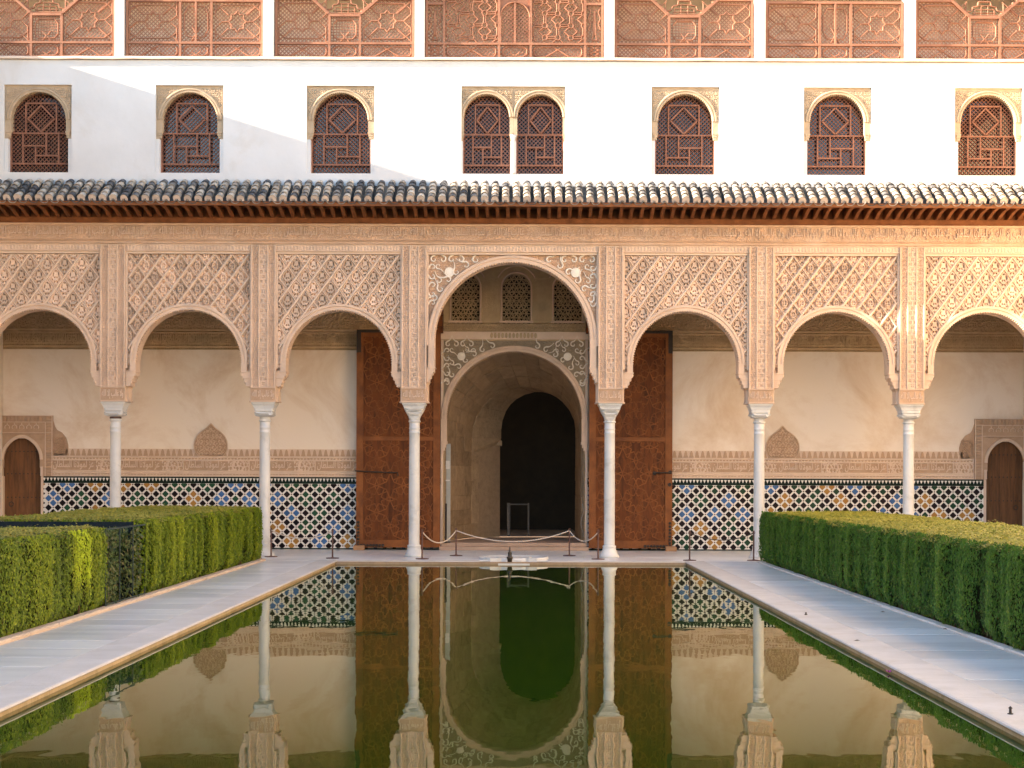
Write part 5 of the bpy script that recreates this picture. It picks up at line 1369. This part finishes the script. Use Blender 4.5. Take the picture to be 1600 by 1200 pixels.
# marble fountain basin with bronze jet
fx, fy = PX(803,30.5), 30.42
t = thing('fountain', 'shallow round marble fountain basin with a spout channel over the pool edge', 'fountain', (fx, fy, 0))
q = MB(); q.lathe([(.70,-.02),(.70,.035),(.685,.05),(.66,.05),(.62,.03),(.50,.008),(.2,.004),(.02,.004)], fx, fy, 48, False, True); q.build('basin', M_MARBLE, t, True)
q = MB()
for s in (-1,1):
    out_ = [(.16,-.10),(.16,-.52),(.20,-.62),(.30,-.70),(.46,-.72),(.46,-.64),(.36,-.58),(.30,-.48),(.30,-.30),(.36,-.18)]
    q2 = [(fx+s*a_, fy+b_) for a_,b_ in out_]
    if s < 0: q2 = q2[::-1]
    q2 = q2[::-1]
    q.loft([[(a_,b_,z_) for a_,b_ in q2] for z_ in (-.09,.055)][::1] if s*1 else [])
q.build('spout_side', M_MARBLE, t)
q = MB(); q.box(fx-.16, fx+.16, fy-.72, fy-.1, -.05, .012); q.build('spout_channel', M_SLAB, t)
q = MB(); q.box(fx-.30, fx+.32, fy-.86, fy-.725, -.10, -.045); q.build('spout_lip', M_MARBLE, t)
jx, jy = PX(797,29.75), 29.72
q = MB(); q.lathe([(.05,-.12),(.05,.04),(.062,.05),(.062,.08),(.04,.09),(.035,.14),(.045,.155),(.02,.18),(.016,.24),(.008,.28)], jx, jy, 16); q.build('bronze_jet', M_BRONZE, t, True)
# small things on the walk
for px_,py_,h,lab in ((1260,961,.035,'small dark peg on the right walk beside the far coping'),(1580,1116,.055,'small dark peg on the right walk near the bottom corner')):
    D = CZ*FPX/(py_-VPY-(px_-VPX)*.0035); x = PX(px_,D); q = MB(); q.lathe([(.02,0),(.02,.006),(.010,.010),(.009,h*.7),(.016,h*.75),(.004,h)], x, D, 12); tag(q.build('ground_peg', M_IRON), lab, 'peg', 'pegs on the right walk')
for px_,py_,lab in ((1380,957,'dark dry leaf by the kerb of the right walk'),(1340,1002,'tiny dry leaf in the middle of the right walk'),(1478,984,'dry leaf fallen under the right hedge'),(330,985,'dry leaf fallen on the left walk')):
    D = CZ*FPX/(py_-VPY-(px_-VPX)*.0035); x = PX(px_,D); q = MB(); r_ = .035
    q.add([(x-r_,D,.006),(x-.3*r_,D-.5*r_,.014),(x+r_,D+.1*r_,.008),(x+.1*r_,D+.5*r_,.016)], [(0,1,2,3)]); q.add([(x-r_,D,.005),(x-.3*r_,D-.5*r_,.013),(x+r_,D+.1*r_,.007),(x+.1*r_,D+.5*r_,.015)], [(3,2,1,0)]); tag(q.build('dry_leaf', M_DRY), lab, 'leaf', 'dry leaves on the walks')
D = 1.685*FPX/(1053-VPY-2); x = min(PX(1399,D), 3.40); q = MB()
for k in range(6):
    a = k*PI/3; q.add([(x,D,WATER+.012),(x+.022*math.cos(a-.4),D+.022*math.sin(a-.4),WATER+.022),(x+.045*math.cos(a),D+.045*math.sin(a),WATER+.035),(x+.022*math.cos(a+.4),D+.022*math.sin(a+.4),WATER+.022)], [(0,1,2,3)])
tag(q.build('blossom', M_PINK), 'single pink blossom floating by the right pool edge', 'flower')

# ------------------------------------------------------------------ hedges
def wav(u, v, seed):
    r = np.random.default_rng(seed); o = np.zeros_like(u)
    for k in range(14):
        f = r.uniform(.8,9); g_ = r.uniform(.2,2.2); o += np.sin(u*f+v*g_*r.choice([-1,1])+r.uniform(0,6.3))/(1+f*.25)
    return o/2.2
def leaves(name, parent, m_, pts, nrm, size, tone, tilt=.7):
    n = len(pts)
    t = rng.normal(size=(n,3)); nn = nrm+tilt*.45*t; nn /= np.linalg.norm(nn,axis=1,keepdims=True)
    up = np.tile(np.array([[0,.1,1.0]]),(n,1))+.7*rng.normal(size=(n,3)); ax = up-(up*nn).sum(1,keepdims=True)*nn; ax /= np.linalg.norm(ax,axis=1,keepdims=True)
    bx = np.cross(nn, ax); s = size[:,None]
    V = np.empty((n,4,3)); V[:,0] = pts-ax*s*.5; V[:,1] = pts+bx*s*.28+nn*s*.05; V[:,2] = pts+ax*s*.5+nn*s*.08; V[:,3] = pts-bx*s*.28+nn*s*.05
    me = bpy.data.meshes.new(name); me.vertices.add(n*4); me.vertices.foreach_set('co', V.ravel())
    me.loops.add(n*4); me.loops.foreach_set('vertex_index', np.arange(n*4)); me.polygons.add(n)
    me.polygons.foreach_set('loop_start', np.arange(0,n*4,4)); me.polygons.foreach_set('loop_total', np.full(n,4)); me.update()
    at = me.attributes.new('tone','FLOAT','POINT'); at.data.foreach_set('value', np.repeat(np.clip(tone,0,1),4).astype(np.float32))
    me.materials.append(m_); o = link(name, me, parent); o['kind'] = 'stuff'; return o
def hedge(x_in, x_out, y0, y1, h, lab, seed, mside, mtop, bright=None):
    s = 1 if x_out < x_in else -1                       # direction of the face towards the pool
    t = thing('hedge', lab, 'hedge', ((x_in+x_out)/2, (y0+y1)/2, 0), 'clipped myrtle hedges beside the pool')
    q = MB(); a,c = sorted((x_in-s*.10, x_out+s*.10)); q.box(a, c, y0+.10, y1-.10, .03, h-.07); q.build('twig_core', M_CORE, t)
    ymid = max(y0, 8.0)
    # pool side: denser where it is near
    n = int(4600*(y1-ymid)*h); y = ymid+(y1-ymid)*rng.random(n)**1.15; z = h*(.02+.98*rng.random(n))
    w = wav(y*1.0, z*.6, seed); w2 = wav(y*3.1+9, z*.8, seed+1)
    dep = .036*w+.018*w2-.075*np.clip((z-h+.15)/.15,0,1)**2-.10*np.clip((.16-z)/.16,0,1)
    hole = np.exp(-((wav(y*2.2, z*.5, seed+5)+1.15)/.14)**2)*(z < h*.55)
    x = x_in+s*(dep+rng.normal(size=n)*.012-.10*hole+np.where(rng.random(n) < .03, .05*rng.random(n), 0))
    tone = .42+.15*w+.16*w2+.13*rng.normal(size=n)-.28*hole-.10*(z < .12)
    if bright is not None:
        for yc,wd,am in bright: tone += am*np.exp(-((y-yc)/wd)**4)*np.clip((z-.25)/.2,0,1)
    nr = np.tile(np.array([[s*1.0,-.1,.15]]),(n,1)); leaves('side_foliage', t, mside, np.stack([x,y,z],1), nr, .019+.0009*y+.006*rng.random(n), tone, .55)
    n = int(2000*(y1-ymid)*abs(x_in-x_out)); x = x_out+(x_in-x_out)*rng.random(n); y = ymid+(y1-ymid)*rng.random(n)
    w = wav(y*1.3, x*1.3, seed+2); e = np.minimum(np.abs(x-x_in), np.abs(x-x_out)); z = h+.022*w+.008*rng.normal(size=n)+np.where(rng.random(n) < .015, .05*rng.random(n), 0)-.07*np.clip((.16-e)/.16,0,1)**2
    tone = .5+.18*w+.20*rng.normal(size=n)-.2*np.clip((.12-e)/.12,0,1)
    leaves('top_foliage', t, mtop, np.stack([x,y,z],1), np.tile(np.array([[0,-.15,1.0]]),(n,1)), .020+.0010*y+.006*rng.random(n), tone, .5)
    for ye,sy in ((y0,-1),(y1,1)):
        if ye < 8: continue
        n = int(1500*abs(x_in-x_out)*h); x = x_out+(x_in-x_out)*rng.random(n); z = h*rng.random(n); w = wav(x*2, z, seed+3)
        yy = ye-sy*.0+sy*(.03*w+.012*rng.normal(size=n)); leaves('end_foliage', t, mside, np.stack([x,yy,z],1), np.tile(np.array([[0,sy*1.0,.15]]),(n,1)), .045+.01*rng.random(n), .42+.15*w+.12*rng.normal(size=n))
    n = int(700*(y1-ymid)*h); y = ymid+(y1-ymid)*rng.random(n); z = h*rng.random(n); x = x_out-s*.02*rng.normal(size=n)
    leaves('outer_foliage', t, mside, np.stack([x,y,z],1), np.tile(np.array([[-s*1.0,0,.15]]),(n,1)), .06+.01*rng.random(n), .4+.15*rng.normal(size=n))
    q = MB(); random.seed(seed); y = ymid+.2                # bare stems at the foot
    while y < y1-.1:
        x0_ = x_in-s*random.uniform(.06,.12); q.tube([(x0_,y,-.01),(x0_+random.uniform(-.02,.03),y+random.uniform(-.05,.05),.14),(x0_-s*.03,y+random.uniform(-.08,.08),.32)], [.014,.011,.006], 5); y += random.uniform(.12,.3)
    o = q.build('stem', mat('stem_bark'+str(seed), (.10,.065,.04), (.06,.04,.025), 20, .9, .1)); o.parent = t; o.matrix_parent_inverse = Matrix.Translation(-ORG[t.name]); o['kind'] = 'stuff'
    return t
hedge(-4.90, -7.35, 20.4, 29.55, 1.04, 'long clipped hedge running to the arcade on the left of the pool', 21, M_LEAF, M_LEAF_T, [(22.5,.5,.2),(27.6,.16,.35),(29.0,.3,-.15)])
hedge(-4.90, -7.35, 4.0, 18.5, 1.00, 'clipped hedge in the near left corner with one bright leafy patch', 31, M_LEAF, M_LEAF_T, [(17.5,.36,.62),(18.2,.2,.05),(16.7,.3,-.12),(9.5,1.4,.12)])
hedge(4.88, 7.05, 4.0, 29.55, .99, 'long clipped hedge on the right of the pool with light painted into its pale top', 41, M_LEAF_R, M_LEAF_T)

# gap in the left hedge: dry shrub behind a low rail, dark net across the cut end
t = thing('shrub', 'dark thinning shrub behind the low rail in the left hedge gap', 'shrub', (-5.5, 19.45, 0))
n = 9000; u = rng.random((n,3)); pts = np.stack([-5.85+.88*u[:,0]+.1*np.sin(u[:,1]*9), 18.55+1.8*u[:,1], .95*u[:,2]**.8], 1)
leaves('foliage', t, M_LEAF_D, pts, np.tile(np.array([[1.0,-.3,.4]]),(n,1)), .05+.025*rng.random(n), .42+.22*rng.normal(size=n), 1.6)
q = MB(); random.seed(5)
for k in range(26):
    x0_, y0_ = random.uniform(-5.7,-5.1), random.uniform(18.6,20.3); q.tube([(x0_,y0_,0),(x0_+random.uniform(-.1,.1),y0_+random.uniform(-.1,.1),.35),(x0_+random.uniform(-.2,.25),y0_+random.uniform(-.25,.25),random.uniform(.6,.9))], [.016,.012,.005], 5)
o = q.build('stem', mat('dry_stem', (.14,.10,.07), (.09,.06,.04), 20, .9, .1), t); o['kind'] = 'stuff'
t = thing('low_rail', 'low dark green metal rail closing the gap in the left hedge', 'railing', (-4.93, 19.45, 0))
for z_ in (.05,.98):
    q = MB(); q.tube([(-4.90,18.5,z_),(-4.90,20.42,z_)], .011, 8); q.build('rail', M_RAIL, t)
for y_ in (18.5,19.15,19.8,20.42):
    q = MB(); q.tube([(-4.90,y_,0),(-4.90,y_,.99)], .008, 8); q.build('upright', M_RAIL, t)
q = MB(); q.box(-7.4, -5.02, 20.27, 20.30, 0, 1.02); tag(q.build('shade_net', M_NET), 'dark blue net panel across the cut end of the left hedge', 'net')
